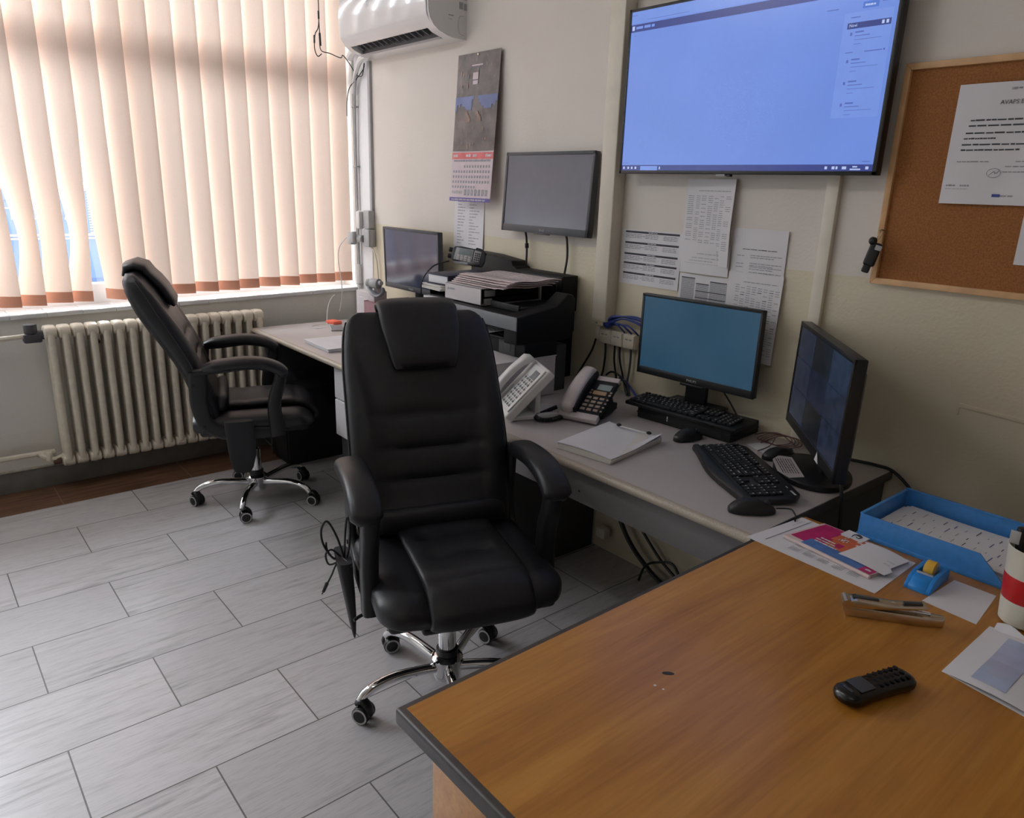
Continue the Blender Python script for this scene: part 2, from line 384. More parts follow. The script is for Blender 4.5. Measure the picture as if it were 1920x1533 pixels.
# ---------------------------------------------------------------- scene helpers
def obj(name, b, mats, parent=None, ang=40, T=None, label=None):
    me = bpy.data.meshes.new(name)
    bmesh.ops.recalc_face_normals(b, faces=b.faces[:]); b.to_mesh(me); b.free()
    for m in (mats if isinstance(mats, (list, tuple)) else [mats]): me.materials.append(MT[m])
    me.set_sharp_from_angle(angle=radians(ang))
    o = bpy.data.objects.new(name, me); COL.objects.link(o)
    if parent: o.parent = parent
    if T is not None: o.matrix_local = T
    if label: o['label'] = label
    return o
def tag(o, label, cat, group=None, kind=None):
    o['label'] = label; o['category'] = cat
    if group: o['group'] = group
    if kind: o['kind'] = kind
    return o
def thing(name, label, cat, loc=(0, 0, 0), rz=0., group=None):
    o = bpy.data.objects.new(name, None); COL.objects.link(o); o.location = loc; o.rotation_euler = (0, 0, rz); o.empty_display_size = .05
    return tag(o, label, cat, group)
def single(name, label, cat, b, mats, loc=(0, 0, 0), rz=0., group=None, ang=40):
    o = obj(name, b, mats, None, ang); o.location = loc; o.rotation_euler = (0, 0, rz)
    return tag(o, label, cat, group)
def struct(name, b, mats, parent=None, ang=30):
    o = obj(name, b, mats, parent, ang)
    if not parent: o['kind'] = 'structure'
    return o
def B(): return bmesh.new()
def copy_tree(o, parent=None):
    c = o.copy(); COL.objects.link(c); c.parent = parent
    for ch in list(o.children): copy_tree(ch, c)
    return c
# ================================================================ the room
XR, YF, ZC = 6.4, -5.2, 2.95
b = B(); bb(b, -.3, XR, YF-.1, .1, -.1, 0.); struct('floor', b, 'floor')
b = B(); bb(b, -.3, XR, YF-.1, .1, ZC, ZC+.1); struct('ceiling', b, 'ceiling')
b = B(); bb(b, -.3, XR, 0., .1, 0., ZC)
struct('wall_back', b, 'wall_tv')
b = B(); bb(b, XR, XR+.1, YF, .1, 0., ZC); struct('wall_right', b, 'wall_plain')
b = B(); bb(b, -.3, XR+.1, YF-.1, YF, 0., ZC); struct('wall_front', b, 'wall_plain')
def zs(y): return .907+(y+.035)*.0168          # the sill runs very slightly out of level
WY0, WY1, WZ1 = -4.9, -.018, 2.78
b = B()
pr = [(YF, 0), (0, 0), (0, zs(0)-.02), (YF, zs(YF)-.02)]
prism(b, pr, -.3, 0., T=M(((0, 0, 1, 0), (1, 0, 0, 0), (0, 1, 0, 0), (0, 0, 0, 1))))
bb(b, -.3, 0, YF, 0., WZ1, ZC); bb(b, -.3, 0, YF, WY0, .8, WZ1); bb(b, -.3, 0, WY1, 0., .8, WZ1)
struct('wall_left', b, 'wall_win')
b = B()
n = 32
for i in range(n):                                                # glazed sill tiles
    y0 = WY0+(WY1-WY0)*i/n; y1 = WY0+(WY1-WY0)*(i+1)/n-.0015
    prism(b, [(y0, zs(y0)-.02), (y1, zs(y1)-.02), (y1, zs(y1)), (y0, zs(y0))], -.26, .012, bev=.002, T=M(((0, 0, 1, 0), (1, 0, 0, 0), (0, 1, 0, 0), (0, 0, 0, 1))))
struct('trim_1', b, 'sill')
b = B(); bb(b, 0, .012, YF, 0., 0., .108, .002, mi=0); bb(b, 0, .018, YF, 0., .108, .116, .002, mi=1)
struct('baseboard_left', b, ['skirting', 'skirtlip'])
# window with frame and panes
b = B()
FX0, FX1 = -.24, -.17
def bar(y0, y1, z0, z1, x0=FX0, x1=FX1): bb(b, x0, x1, y0, y1, z0, z1, .004)
bar(WY0, WY1, .86, .985); bar(WY0, WY1, 2.72, 2.79); bar(WY0, WY1, 2.13, 2.245)
for y in (WY0, -3.68, -2.46, -1.24, WY1-.05): bar(y, y+.055, .87, 2.78, FX0+.004, FX1-.004)
win = struct('window_1', b, 'frame')
b = B(); bb(b, -.208, -.202, WY0+.02, WY1-.02, .95, 2.75); struct('pane', b, 'glass', win)

# vertical blind: slats, each with its weighted pocket
blind = thing('vertical_blind', 'peach fabric vertical blind covering the window above the radiator', 'blind', (0, 0, 0))
b = B(); bb(b, -.09, -.03, -2.32, -.03, 2.70, 2.745, .004); obj('headrail', b, 'frame', blind)
for k in range(20):
    re = -.03-.1185*k; w = .127
    zb0 = .945+(re-.06+.1)*.0215+random.uniform(-.003, .003)
    def prm(z, k=k, re=re):
        g = math.exp(-((z-1.22)/.27)**2); lo = max(0, min(1, (1.75-z)/.75))
        th, r = 17., re
        if k == 11: th += 38*lo
        elif k == 12: th += 40*g+4; r -= .03*lo
        elif k == 13: th += 26*g
        elif k == 14: th += 42*g; r += .004*lo
        elif k == 15: th += 40*g; r += .02*lo
        elif k > 15: th += 18*g
        elif k in (7, 3, 4): th += 14*lo
        elif k == 6: th += 9*lo
        else: th += 2*sin(k*2.1)
        return radians(th), r
    def slat_mesh(zt, zb, dx, zl):
        vs, fs = [], []; m = 8
        for i in range(zl+1):
            z = zt+(zb-zt)*i/zl; th, r = prm(z); pj = w*cos(th)
            for j in range(m+1):
                s = -1+2*j/m
                x = -.062+s*w/2*sin(th)+.007*(1-s*s)*cos(th)+dx; y = r-pj/2+s*pj/2-.007*(1-s*s)*sin(th)
                vs.append((x, y, z))
        for i in range(zl):
            for j in range(m):
                a = i*(m+1)+j; fs.append((a, a+1, a+m+2, a+m+1))
        b = B(); add(b, vs, fs); return b
    s = obj('slat', slat_mesh(2.70, zb0+.004, 0., 30), 'slat', blind)
    obj('weight_pocket', slat_mesh(zb0+.053, zb0, .0022, 4), 'slatb', s)

# ---------------------------------------------------------------- outside
b = B(); bb(b, -30, -.3, -20, 20, -.7, -.6); struct('ground', b, 'asphalt')
van = thing('van', 'pale blue van with white lettering parked outside behind the blind', 'van', (-3.5, 0, -.6))
b = B(); TY = M(((0, 0, 1, 0), (1, 0, 0, 0), (0, 1, 0, 0), (0, 0, 0, 1)))
prism(b, [(-4.6, .35), (.75, .35), (1.0, .55), (1.0, 1.15), (.65, 1.25), (.3, 1.93), (.1, 1.99), (-4.6, 1.99)], -1.8, 0, bev=.03, T=TY)
obj('body', b, 'vanblue', van)
b = B(); bb(b, -1.75, .012, -4.55, .05, 1.985, 2.045, .02); obj('roof', b, 'vanwhite', van)
b = B(); bb(b, -.01, .008, -4.6, .95, 1.60, 1.618); bb(b, -.01, .008, -4.6, .95, 1.572, 1.586); obj('stripe', b, 'vanwhite', van)
b = B(); bb(b, -.01, .006, -4.6, .98, .95, 1.22); bb(b, -.01, .004, -4.5, -.85, 1.89, 1.90); obj('lower_trim', b, 'vandark', van)
b = B(); text(b, 'ПОЛИЦИЈА', .135, basis((.006, -1.66, 1.742), (0, 1, 0), (0, 0, 1)), ext=.002, sx=.98); obj('lettering', b, 'vanwhite', van)
b = B()
for i in range(17): bb(b, -.01, .012, -.80, -.62, 1.60+i*.0225, 1.611+i*.0225)
obj('louvre', b, 'vanwhite', van)
for y in (-3.7, .15):
    b = B(); cyl(b, (-.2, y, .33), (.01, y, .33), .33, n=32, bev=.03, mi=0); cyl(b, (0, y, .33), (.018, y, .33), .18, n=24, mi=1); obj('wheel', b, ['plastic', 'lgrey'], van)
b = B(); bb(b, -16, -11, -9, 12, -.6, 2.6); h = single('house', 'pale rendered house across the street, glimpsed between slats', 'house', b, 'render')
b = B(); prism(b, [(-16.5, 2.6), (-10.6, 2.6), (-13.5, 3.5)], -9.5, 12.5, T=M(((1, 0, 0, 0), (0, 0, 1, 0), (0, 1, 0, 0), (0, 0, 0, 1)))); obj('roof', b, 'roof', h)

# ---------------------------------------------------------------- radiator
rad = thing('radiator', 'old cream cast iron radiator below the window sill', 'radiator', (0, -1.205, 0))
NS = 18; P0, P1 = -.505, .50
for i in range(NS):
    y = P0+(P1-P0)*i/(NS-1); b = B()
    for x in (.055, .093, .131):
        rr = [sring((x, y, z), (.0175*s, 0, 0), (0, .0165*s, 0), 2.6, 14) for z, s in ((.165, .9), (.20, 1), (.76, 1), (.795, .95))]
        loft(b, rr)
    hub = lambda z, s: loft(b, [sring((.093, y+dy, z), (.053*q, 0, 0), (0, 0, s*q), 2.6, 20) for dy, q in ((-.0275, .70), (-.022, .93), (0, 1), (.022, .93), (.0275, .70))])
    hub(.80, .034); hub(.158, .030)
    obj('section', b, 'rad', rad)
b = B(); cyl(b, (.093, P0-.09, .79), (.093, P0-.02, .79), .022, mi=0, bev=.004); cyl(b, (.093, P0-.075, .80), (.093, P0-.075, .845), .028, mi=0, bev=.006); bb(b, .066, .120, P0-.11, P0-.035, .758, .80, .008, mi=0)
obj('valve', b, 'valve', rad)
b = B(); tube(b, [(.093, P0-.10, .79), (.09, P0-.2, .785), (.06, P0-.4, .782), (.06, -2.5, .78)], .012); obj('supply_pipe', b, 'rad', rad)
b = B(); tube(b, [(.093, P0-.02, .175), (.10, P0-.06, .17), (.095, P0-.09, .185), (.08, P0-.12, .195), (.06, P0-.2, .198), (.06, -2.5, .19)], .013, mi=0); cyl(b, (.093, P0-.03, .16), (.093, P0-.065, .16), .022, mi=1, bev=.004); cyl(b, (.1, P0-.08, .165), (.1, P0-.08, .21), .014, mi=0, bev=.003)
obj('return_pipe', b, ['rad', 'rust'], rad)
b = B()
for y in (-.35, .35): bb(b, .003, .11, y-.012, y+.012, .125, .14)
for y in (-.3, .3): bb(b, .003, .07, y-.01, y+.01, .72, .735)
obj('bracket', b, 'rust', rad)

# ---------------------------------------------------------------- air conditioner
ac = thing('air_conditioner', 'glossy white wall air conditioner with an open louvre, high in the corner', 'air conditioner', (.672, 0, 2.18))
W2 = .42
prof = [(0, .002), (-.075, .002), (-.10, .006), (-.155, .022), (-.185, .042), (-.205, .068), (-.214, .10), (-.217, .20), (-.205, .262), (-.18, .288), (0, .292)]
TX = M(((0, 0, 1, 0), (1, 0, 0, 0), (0, 1, 0, 0), (0, 0, 0, 1)))
rec = [(0, .002), (-.075, .002), (-.096, .005), (-.104, .036), (-.160, .064), (-.176, .037), (-.185, .042), (-.205, .068), (-.214, .10), (-.217, .20), (-.205, .262), (-.18, .288), (0, .292)]
b = B(); prism(b, prof, -W2, -.375, T=TX); prism(b, rec, -.3755, .3605, T=TX); prism(b, prof, .36, W2, T=TX); obj('body', b, 'glosswhite', ac, ang=30)
b = B()
fp = catmull([(-.186, .046, 0), (-.208, .07, 0), (-.2185, .10, 0), (-.2215, .20, 0), (-.209, .265, 0), (-.19, .287, 0)], 6)
loft(b, [[V((x, p.x, p.y)) for p in fp]+[V((x, p.x+.004, p.y-.002)) for p in fp[::-1]] for x in (-W2+.002, W2-.012)]); obj('front_panel', b, 'glosswhite', ac, ang=50)
b = B()
# outlet: a shallow dark duct set into the lower front slope
d = V((0, -.085, .038)).normalized(); nrm = V((0, -.038, -.085)).normalized()
c0 = V((0, -.135, .019))
T0 = basis(c0, (1, 0, 0), d)
prism(b, [(-.1005, .006), (-.1045, .0355), (-.160, .0635), (-.1755, .038), (-.168, .046), (-.158, .058), (-.108, .031), (-.104, .008)], -.375, .36, T=TX)
outlet = obj('outlet', b, 'dgrey', ac)
for i in range(14):
    b = B(); prism(b, [(-.112, .022), (-.116, .034), (-.156, .054), (-.164, .044)], -.345+i*.052, -.341+i*.052, T=TX); obj('vane', b, 'mgrey', outlet)
b = B(); prism(b, [(-.098, .003), (-.108, .0065), (-.112, .0095), (-.108, .011), (-.098, .008)], -.372, .357, T=TX); obj('flap', b, 'lgrey', ac)
b = B(); text(b, '23', .04, basis((-.13, -.2232, .185), (1, 0, 0), (0, 0, 1)), sx=.7); obj('display', b, 'paper', ac)
b = B()
Ts = basis((W2+.0008, -.075, .112), (0, 1, 0), (0, 0, 1))
for x0, y0, w_, h_, mi in ((.03, .015, .022, .03, 1), (.056, .013, .018, .028, 1), (.03, .055, .045, .06, 2), (-.03, -.02, .03, .005, 1), (-.028, -.035, .02, .003, 2)):
    add(b, [(x0, y0, 0), (x0+w_, y0, 0), (x0+w_, y0+h_, 0), (x0, y0+h_, 0)], [(0, 1, 2, 3)], mi-1, Ts)
obj('rating_label', b, ['inkg', 'lgrey'], ac)
b = B(); tube(b, [(W2+.001, -.016, .10), (W2+.001, -.042, .095), (W2+.001, -.05, .06), (W2+.001, -.042, .025), (W2+.001, -.016, .02)], .0012); obj('side_catch', b, 'lgrey', ac)

b = B(); bb(b, .173, .198, -.016, 0., 1.35, 2.18, .002); single('cable_trunking', 'narrow grey white trunking running down from air conditioner to socket box', 'trunking', b, 'lgrey')
b = B()
tube(b, [(.262, -.05, 2.20), (.17, -.05, 2.185), (.09, -.035, 2.14), (.05, -.03, 2.09), (.028, -.025, 2.02)], [.02, .008]); tube(b, [(.26, -.06, 2.24), (.10, -.05, 2.24), (.02, -.04, 2.21)], .022)
tube(b, [(.09, -.03, 2.14), (.045, -.025, 2.02), (.028, -.02, 1.7), (.03, -.02, 1.22), (.032, -.02, 1.05)], .008, mi=1)
P = [V((.032, -.02, 1.05-.006*i)) for i in range(58)]
rings = []
for i, p in enumerate(P):
    r = .0125 if i % 2 else .0105; rings.append([p+V((r*cos(2*pi*k/12), r*sin(2*pi*k/12), 0)) for k in range(12)])
loft(b, rings, mi=0)
for z in (1.95, 1.62, .93): bb(b, .012, .048, -.034, 0., z-.004, z+.004, .002, mi=1)
single('drain_hose', 'white wrapped pipes and corrugated hose down the corner beside the window', 'hose', b, ['white', 'lgrey'])
b = B()
tube(b, [(-.02, -.20, 2.66), (-.02, -.20, 2.38), (-.02, -.225, 2.31), (-.02, -.232, 2.24), (-.02, -.215, 2.2), (-.02, -.19, 2.215)], .0028); tube(b, [(-.02, -.20, 2.38), (-.02, -.197, 2.31), (-.02, -.195, 2.235), (0., -.15, 2.22), (.03, -.10, 2.20), (.03, -.085, 2.215), (.045, -.05, 2.17), (.08, -.03, 2.115), (.13, -.022, 2.11), (.155, -.022, 2.17), (.145, -.022, 2.14), (.07, -.03, 2.09), (.02, -.045, 2.05), (-.005, -.05, 1.98), (-.01, -.05, 1.90)], .0026)
cyl(b, (-.02, -.2305, 2.305), (-.02, -.232, 2.265), .005); cyl(b, (-.02, -.198, 2.32), (-.02, -.196, 2.255), .006); cyl(b, (-.02, -.2, 2.43), (-.02, -.2, 2.39), .005)
single('hanging_cable', 'thin black cable with plug ends dangling at the right edge of the blind', 'cable', b, 'plastic')
b = B(); bb(b, -.29, .171, -.004, 0., .5, ZC); struct('window_lit_strip', b, 'frame')  # added white strip: window light on the wall corner put into its colour
# socket cluster
sk = thing('power_socket', 'white double wall socket box with plugged adaptors in the window corner', 'socket', (.165, 0, 1.27))
b = B(); bb(b, -.03, .04, -.045, 0, .0, .105, .008); bb(b, -.022, .045, -.05, 0, -.105, -.003, .008); obj('box', b, 'lgrey', sk)
b = B(); bb(b, -.075, -.03, -.07, -.03, -.005, .10, .012); obj('adaptor', b, 'white', sk)
b = B(); bb(b, -.15, -.10, -.09, -.045, -.10, -.03, .01); cyl(b, (-.10, -.068, -.06), (-.022, -.05, -.06), .022, n=16, bev=.004); cyl(b, (-.07, -.085, -.02), (-.07, -.085, -.085), .016, n=16, bev=.004); obj('plug', b, 'lgrey', sk)
b = B(); tube(b, [(-.15, -.065, -.065), (-.162, -.09, -.065), (-.155, -.14, -.12), (-.152, -.15, -.20), (-.148, -.14, -.29), (-.146, -.135, -.38), (-.135, -.15, -.45), (-.12, -.17, -.50)], .003); obj('lead', b, 'white', sk)
b = B(); tube(b, [(.03, -.03, -.10), (.055, -.02, -.13), (.075, -.014, -.2), (.085, -.012, -.33), (.085, -.012, -.5)], .0045); obj('lower_lead', b, 'ivory', sk)

# ================================================================ desks
def desk_top(x0, x1, par, names=('top', 'edge')):
    b = B(); bb(b, x0, x1, -.742, -.004, .714, .74, .002); obj('top', b, 'grey', par)
    b = B(); pts = [(-.742, .7402)]+[(-.750-.012*sin(a)*1.0, .727+.0132*cos(a)) for a in [pi*i/10 for i in range(11)]]+[(-.742, .7138)]
    prism(b, pts, x0, x1, T=TX); obj('front_edge', b, 'greyedge', par)
dl = thing('office_desk', 'pale desk under the window corner with white drawer pedestal', 'desk', (0, 0, 0))
desk_top(.15, 2.082, dl)
b = B(); bb(b, .17, .19, -.70, -.03, 0., .714, .002); obj('side_panel', b, 'darkpanel', dl)
b = B(); bb(b, .19, 1.07, -.09, -.07, .25, .714, .002); obj('modesty_panel', b, 'darkpanel', dl)
b = B(); bb(b, 1.07, 1.50, -.70, -.12, .10, .713, .002); obj('pedestal', b, 'darkpanel', dl)  # shade on the pedestal's side is put into its dark grey
for z0, z1 in ((.553, .705), (.372, .549)):
    b = B(); bb(b, 1.068, 1.502, -.728, -.702, z0, z1, .006, 3); dr = obj('drawer', b, 'drawer', dl)
    b = B(); bb(b, 1.22, 1.35, -.745, -.728, (z0+z1)/2-.006, (z0+z1)/2+.006, .004); obj('handle', b, 'lgrey', dr)
b = B(); bb(b, 1.09, 1.48, -.68, -.14, 0., .10); obj('plinth', b, 'plastic2', dl)
dr_ = thing('office_desk', 'grey desk with speckled rounded edge below the large wall screen', 'desk', (0, 0, 0))
desk_top(2.086, 3.308, dr_)
b = B(); bb(b, 3.305, 3.3115, -.742, -.004, .713, .7395, .001); obj('end_edge', b, 'darkpanel', dr_)
b = B(); bb(b, 2.10, 3.285, -.722, -.702, .60, .714, .002); cyl(b, (2.693, -.7225, .637), (2.693, -.72, .637), .004, n=12, mi=1); obj('apron', b, ['apron', 'plastic'], dr_)
b = B(); bb(b, 2.088, 2.108, -.70, -.012, 0., .714, .002); obj('side_panel', b, 'darkpanel', dr_)
b = B(); bb(b, 3.275, 3.297, -.70, -.012, 0., .714, .002); obj('end_panel', b, 'darkpanel', dr_)
b = B(); bb(b, .231, .431, -.70, -.345, 0., .43, .006, mi=0); bb(b, .245, .417, -.706, -.70, .03, .41, .004, mi=0); bb(b, .26, .40, -.709, -.705, .34, .36, .001, mi=1)
single('computer_tower', 'black computer tower standing on the floor under the pale desk', 'computer', b, ['plastic2', 'dgrey'])
# the wood desk
wd = thing('wood_desk', 'orange brown wood desk with dark edging in the foreground', 'desk', (0, 0, 0))
X0, X1, Y0, Y1, Y2, XE = 3.314, 5.0, -1.752, -.543, -.296, 3.472
outer = [(X0, Y0), (X1, Y0), (X1, Y2), (XE, Y2), (XE, Y1), (X0, Y1)]
b = B(); prism(b, outer, .712, .7416, bev=.006, seg=3); obj('edge_band', b, 'edge', wd)
q = .014
b = B(); prism(b, [(X0+q, Y0+q), (X1-q, Y0+q), (X1-q, Y2-q), (XE+.002, Y2-q), (XE+.002, Y1-.002), (X0+q, Y1-.002)], .7405, .7425); obj('top', b, 'wood', wd)
b = B(); bb(b, 3.365, 4.95, -1.715, -1.693, 0, .712, .002); obj('end_panel', b, 'wood', wd)
b = B(); bb(b, 3.49, 4.95, -.34, -.318, 0, .712, .002); obj('back_panel', b, 'wood', wd)
b = B()
t2 = [(.0105*cos(2*pi*k/20), .0045*sin(2*pi*k/20)) for k in range(20)]
prism(b, [(3.523+x*1.0*cos(.8)-y*sin(.8), -1.340+x*sin(.8)+y*cos(.8)) for x, y in t2], .7424, .7429)
obj('scuff_mark', b, 'darkpanel', wd)
b = B(); cyl(b, (3.53, -1.383, .7424), (3.53, -1.383, .7429), .0025, n=8); cyl(b, (3.545, -1.38, .7424), (3.545, -1.38, .7429), .002, n=8); obj('chip', b, 'paper2', wd)
# ================================================================ office chairs
def interp(tab, z):
    for i in range(len(tab)-1):
        a, c = tab[i], tab[i+1]
        if z <= c[0] or i == len(tab)-2:
            t = (z-a[0])/(c[0]-a[0]); p = tab[max(0, i-1)]; n = tab[min(len(tab)-1, i+2)]
            return [.5*((2*a[j])+(c[j]-p[j])*t+(2*p[j]-5*a[j]+4*c[j]-n[j])*t*t+(3*a[j]-p[j]-3*c[j]+n[j])*t**3) for j in range(1, len(a))]
SP = [(0.43, -0.155, 0.04, 0.225), (0.4969, -0.175, 0.05, 0.24), (0.5891, -0.2, 0.054, 0.246), (0.6813, -0.228, 0.056, 0.25), (0.7735, -0.265, 0.06, 0.25), (0.8657, -0.312, 0.066, 0.248), (0.9579, -0.362, 0.071, 0.246), (1.0316, -0.398, 0.07, 0.24), (1.087, -0.425, 0.06, 0.23), (1.1192, -0.438, 0.046, 0.214), (1.1358, -0.443, 0.026, 0.185)]
ZT = SP[-1][0]
def spine(z):
    x, d, w = interp(SP, z); x2 = interp(SP, min(ZT, z+.004))[0]; x1 = interp(SP, max(.43, z-.004))[0]
    t = V((x2-x1, 0, min(ZT, z+.004)-max(.43, z-.004))).normalized(); n = V((t.z, 0, -t.x))   # n points to the sitter
    return V((x, 0, z)), n, d, w
def gauss(x, s): return math.exp(-(x/s)**2)
def make_chair(label):
    c = thing('office_chair', label, 'chair')
    # --- backrest body
    rings = []; NZ = 64
    for i in range(NZ+1):
        z = .43+(ZT-.43)*i/NZ; p, n, d, w = spine(z); r = []
        for k in range(64):
            t = 2*pi*k/64; e = 3.4
            y = abs(cos(t))**(2/e)*(1 if cos(t) >= 0 else -1); f = abs(sin(t))**(2/e)*(1 if sin(t) >= 0 else -1)
            dep = f*d
            if f > 0:
                yy = abs(y*w); ch = 1/(1+math.exp(max(-40, min(40, -(w*(.68+.27*max(0, min(1, (z-.80)/.27)))-yy)/.007))))
                dep -= f*.016*ch
                if z < .95:
                    sm = f*ch*gauss(z-.76, .26)
                    dep -= sm*sum(.010*gauss(z-zz, .009) for zz in (.65, .74, .83))
                    dep -= sm*sum(.014*gauss(z-zz, .022)*gauss(yy-.075, .022) for zz in (.65, .74, .83))
                    dep -= sm*.006*gauss(yy-.075, .007)
                dep += f*ch*.022*gauss(z-.545, .045)
            r.append(p+n*dep+V((0, y*w, 0)))
        rings.append(r)
    b = B(); loft(b, rings); obj('backrest', b, 'leather', c, ang=60)
    for sgn in (-1, 1):                                            # piping seam down each side of the shell
        b = B(); tube(b, [spine(z)[0]+spine(z)[1]*(spine(z)[2]*.25)+V((0, sgn*(spine(z)[3]+.001), 0)) for z in (.47, .56, .66, .76, .86,   .96, 1.03, 1.07, 1.105)], .0035, 6)
        obj('seam_piping', b, 'leather', c)
    # --- headrest pad draped over the top
    path = []
    for z in (.950, .963, .99, 1.03, 1.07, 1.108): p, n, d, w = spine(z); path.append((p+n*(d+.004), n, .102+.024*min(1, (z-.95)/.13)))
    path += [(V((-.397, 0, 1.150)), V((.55, 0, .83)), .127), (V((-.432, 0, 1.161)), V((0, 0, 1)), .127), (V((-.466, 0, 1.150)), V((-.6, 0, .8)), .126), (V((-.478, 0, 1.118)), V((-1, 0, .1)), .123)]
    rings = []
    for i, (p, n, w) in enumerate(path):
        th = .021 if 0 < i < len(path)-1 else .008
        rings.append(sring(p, (0, w*(.94 if i in (0, len(path)-1) else 1), 0), n*th, 3.2, 40))
    b = B(); loft(b, rings); obj('headrest', b, 'leather', c, ang=60)
    # --- lumbar roll
    b = B(); p, n, d, w = spine(.535); q = p+n*(d+.004)
    loft(b, [sring(q+V((0, y, 0)), (n*.034*s), V((0, 0, .045*s)), 2.3, 24) for y, s in ((-.21, .3), (-.20, .75), (-.17, .96), (0, 1.), (.17, .96), (.20, .75), (.21, .3))]); obj('lumbar_pad', b, 'leather', c, ang=60)
    # --- seat
    rings = []
    for i in range(33):
        x = -.255+.525*i/32; fr = max(0, (x-.20)/.07); bk = max(0, (-.22-x)/.035)
        hh = .056*sqrt(max(.12, 1-fr*fr*.85))*(1-.25*bk); w = .262*(1-.16*fr*fr)*(1-.06*bk); r = []
        for k in range(56):
            t = 2*pi*k/56; e = 3.
            y = abs(cos(t))**(2/e)*(1 if cos(t) >= 0 else -1); f = abs(sin(t))**(2/e)*(1 if sin(t) >= 0 else -1)
            z = .465+f*hh-.012*fr
            if f > 0:
                yy = abs(y*w); z -= f*.018/(1+math.exp((yy-.165)/.008))
            r.append(V((x, y*w, z)))
        rings.append(r)
    b = B(); loft(b, rings); obj('seat', b, 'leather', c, ang=60)
    path = [(-.21, .512, .018), (-.15, .522, .022), (0, .524, .022), (.10, .526, .022), (.19, .522, .024), (.245, .508, .026), (.278, .478, .026), (.290, .46, .025), (.285, .442, .02), (.274, .432, .010)]
    P = catmull([(x, 0, z) for x, z, t in path], 5); rings = []
    for i, p in enumerate(P):
        d = (P[min(i+1, len(P)-1)]-P[max(i-1, 0)]).normalized(); n = V((-d.z, 0, d.x)); t = interp([(j*5, path[j][2]) for j in range(len(path))], i)[0]
        r = []
        for k in range(40):
            a = 2*pi*k/40; e = 3.2
            y = abs(cos(a))**(2/e)*(1 if cos(a) >= 0 else -1)*.144+.008; f = abs(sin(a))**(2/e)*(1 if sin(a) >= 0 else -1)
            dep = f*t
            if f > 0 and p.x < .24: dep -= f*(.007*sum(gauss(p.x-xx, .008) for xx in (-.03, .09, .2))+.012*sum(gauss(p.x-xx, .02)*gauss(abs(y)-.07, .02) for xx in (-.03, .09))+.004*gauss(abs(y)-.07, .006))
            r.append(p+n*dep+V((0, y, 0)))
        rings.append(r)
    b = B(); loft(b, rings); obj('seat_pad', b, 'leather', c, ang=60)
    b = B(); bb(b, -.23, .243, -.236, .236, .408, .455, .016, 3); bb(b, -.09, .09, -.07, .07, .372, .41, .008)
    tube(b, [(.02, -.05, .385), (.04, -.18, .38), (.06, -.27, .375), (.075, -.30, .37)], .005); obj('seat_base', b, 'plastic', c)
    b = B(); bb(b, .02, .255, -.15, .15, .398, .422, .01, 3); obj('footrest', b, 'leather', c)
    # --- arms
    AX = -.075
    for s in (-1, 1):
        y = .268*s; yi = .258*s
        b = B()
        def strip(pts, wy, yy, th):
            P = catmull([(x+AX, 0, z) for x, z in pts], 6); rings = []
            for i, p in enumerate(P):
                d = (P[min(i+1, len(P)-1)]-P[max(i-1, 0)]).normalized(); n = V((-d.z, 0, d.x)); tt = th if isinstance(th, (int, float)) else th[0]+(th[1]-th[0])*i/(len(P)-1)
                rings.append(sring(p+V((0, yy, 0)), (0, wy, 0), n*tt, 4, 16))
            loft(b, rings)
        strip([(.205, .70), (.196, .65), (.176, .59), (.168, .53), (.172, .47), (.178, .405)], .024, yi, (.026, .034))
        strip([(-.14, .715), (-.145, .64), (-.145, .56), (-.12, .48), (-.05, .435), (.06, .425), (.17, .422)], .013, yi, (.040, .026))
        strip([(-.16, .722), (-.05, .725), (.08, .735), (.19, .715)], .022, y, .012)
        for x, z in ((-.165, .66), (-.13, .47), (-.06, .42)): cyl(b, (x+AX, yi+.012*s, z), (x+AX, yi+.0165*s, z), .007, n=10)
        arm = obj('armrest', b, 'plastic', c, ang=60)
        b = B(); rings = []
        P = catmull([(q_+AX, 0, w_) for q_, w_ in ((-.125, .742), (-.08, .752), (0, .762), (.08, .764), (.15, .752), (.205, .725), (.232, .692))], 6)
        for i, p in enumerate(P):
            d = (P[min(i+1, len(P)-1)]-P[max(i-1, 0)]).normalized(); n = V((-d.z, 0, d.x)); f = i/(len(P)-1); k = min(1, .45+3*f, .5+6*(1-f))
            rings.append(sring(p+V((0, y, 0))-n*.010, (0, .043*k, 0), n*.026*k, 2.8, 24))
        loft(b, rings); obj('arm_pad', b, 'leather', arm, ang=60)
    # --- remote pocket hanging on the right side
    b = B(); rings = []
    for z, x0, x1, y, d in ((.50, -.125, -.005, -.305, .022), (.46, -.125, -.002, -.302, .020), (.40, -.120, .002, -.296, .016), (.33, -.115, .0, -.290, .011), (.27, -.105, -.015, -.286, .006), (.245, -.09, -.03, -.284, .003)):
        rings.append(sring(((x0+x1)/2, y, z), ((x1-x0)/2, 0, 0), (0, d, 0), 4, 20))
    loft(b, rings); obj('side_pocket', b, 'fabric', c, ang=60)
    # --- gas lift and base
    b = B(); cyl(b, (0, 0, .06), (0, 0, .26), .027, n=24, bev=.003); cyl(b, (0, 0, .25), (0, 0, .385), .0155, n=20); obj('gas_lift', b, 'chrome', c)
    b = B(); lathe(b, [(.028, .128), (.034, .131), (.034, .150), (.02, .154)], 24); obj('lift_collar', b, 'plastic', c)
    b = B(); lathe(b, [(.028, .045), (.042, .05), (.046, .065), (.046, .095), (.05, .105), (.05, .118), (.04, .128), (.03, .13)], 28)
    base = obj('base', b, 'chrome', c)
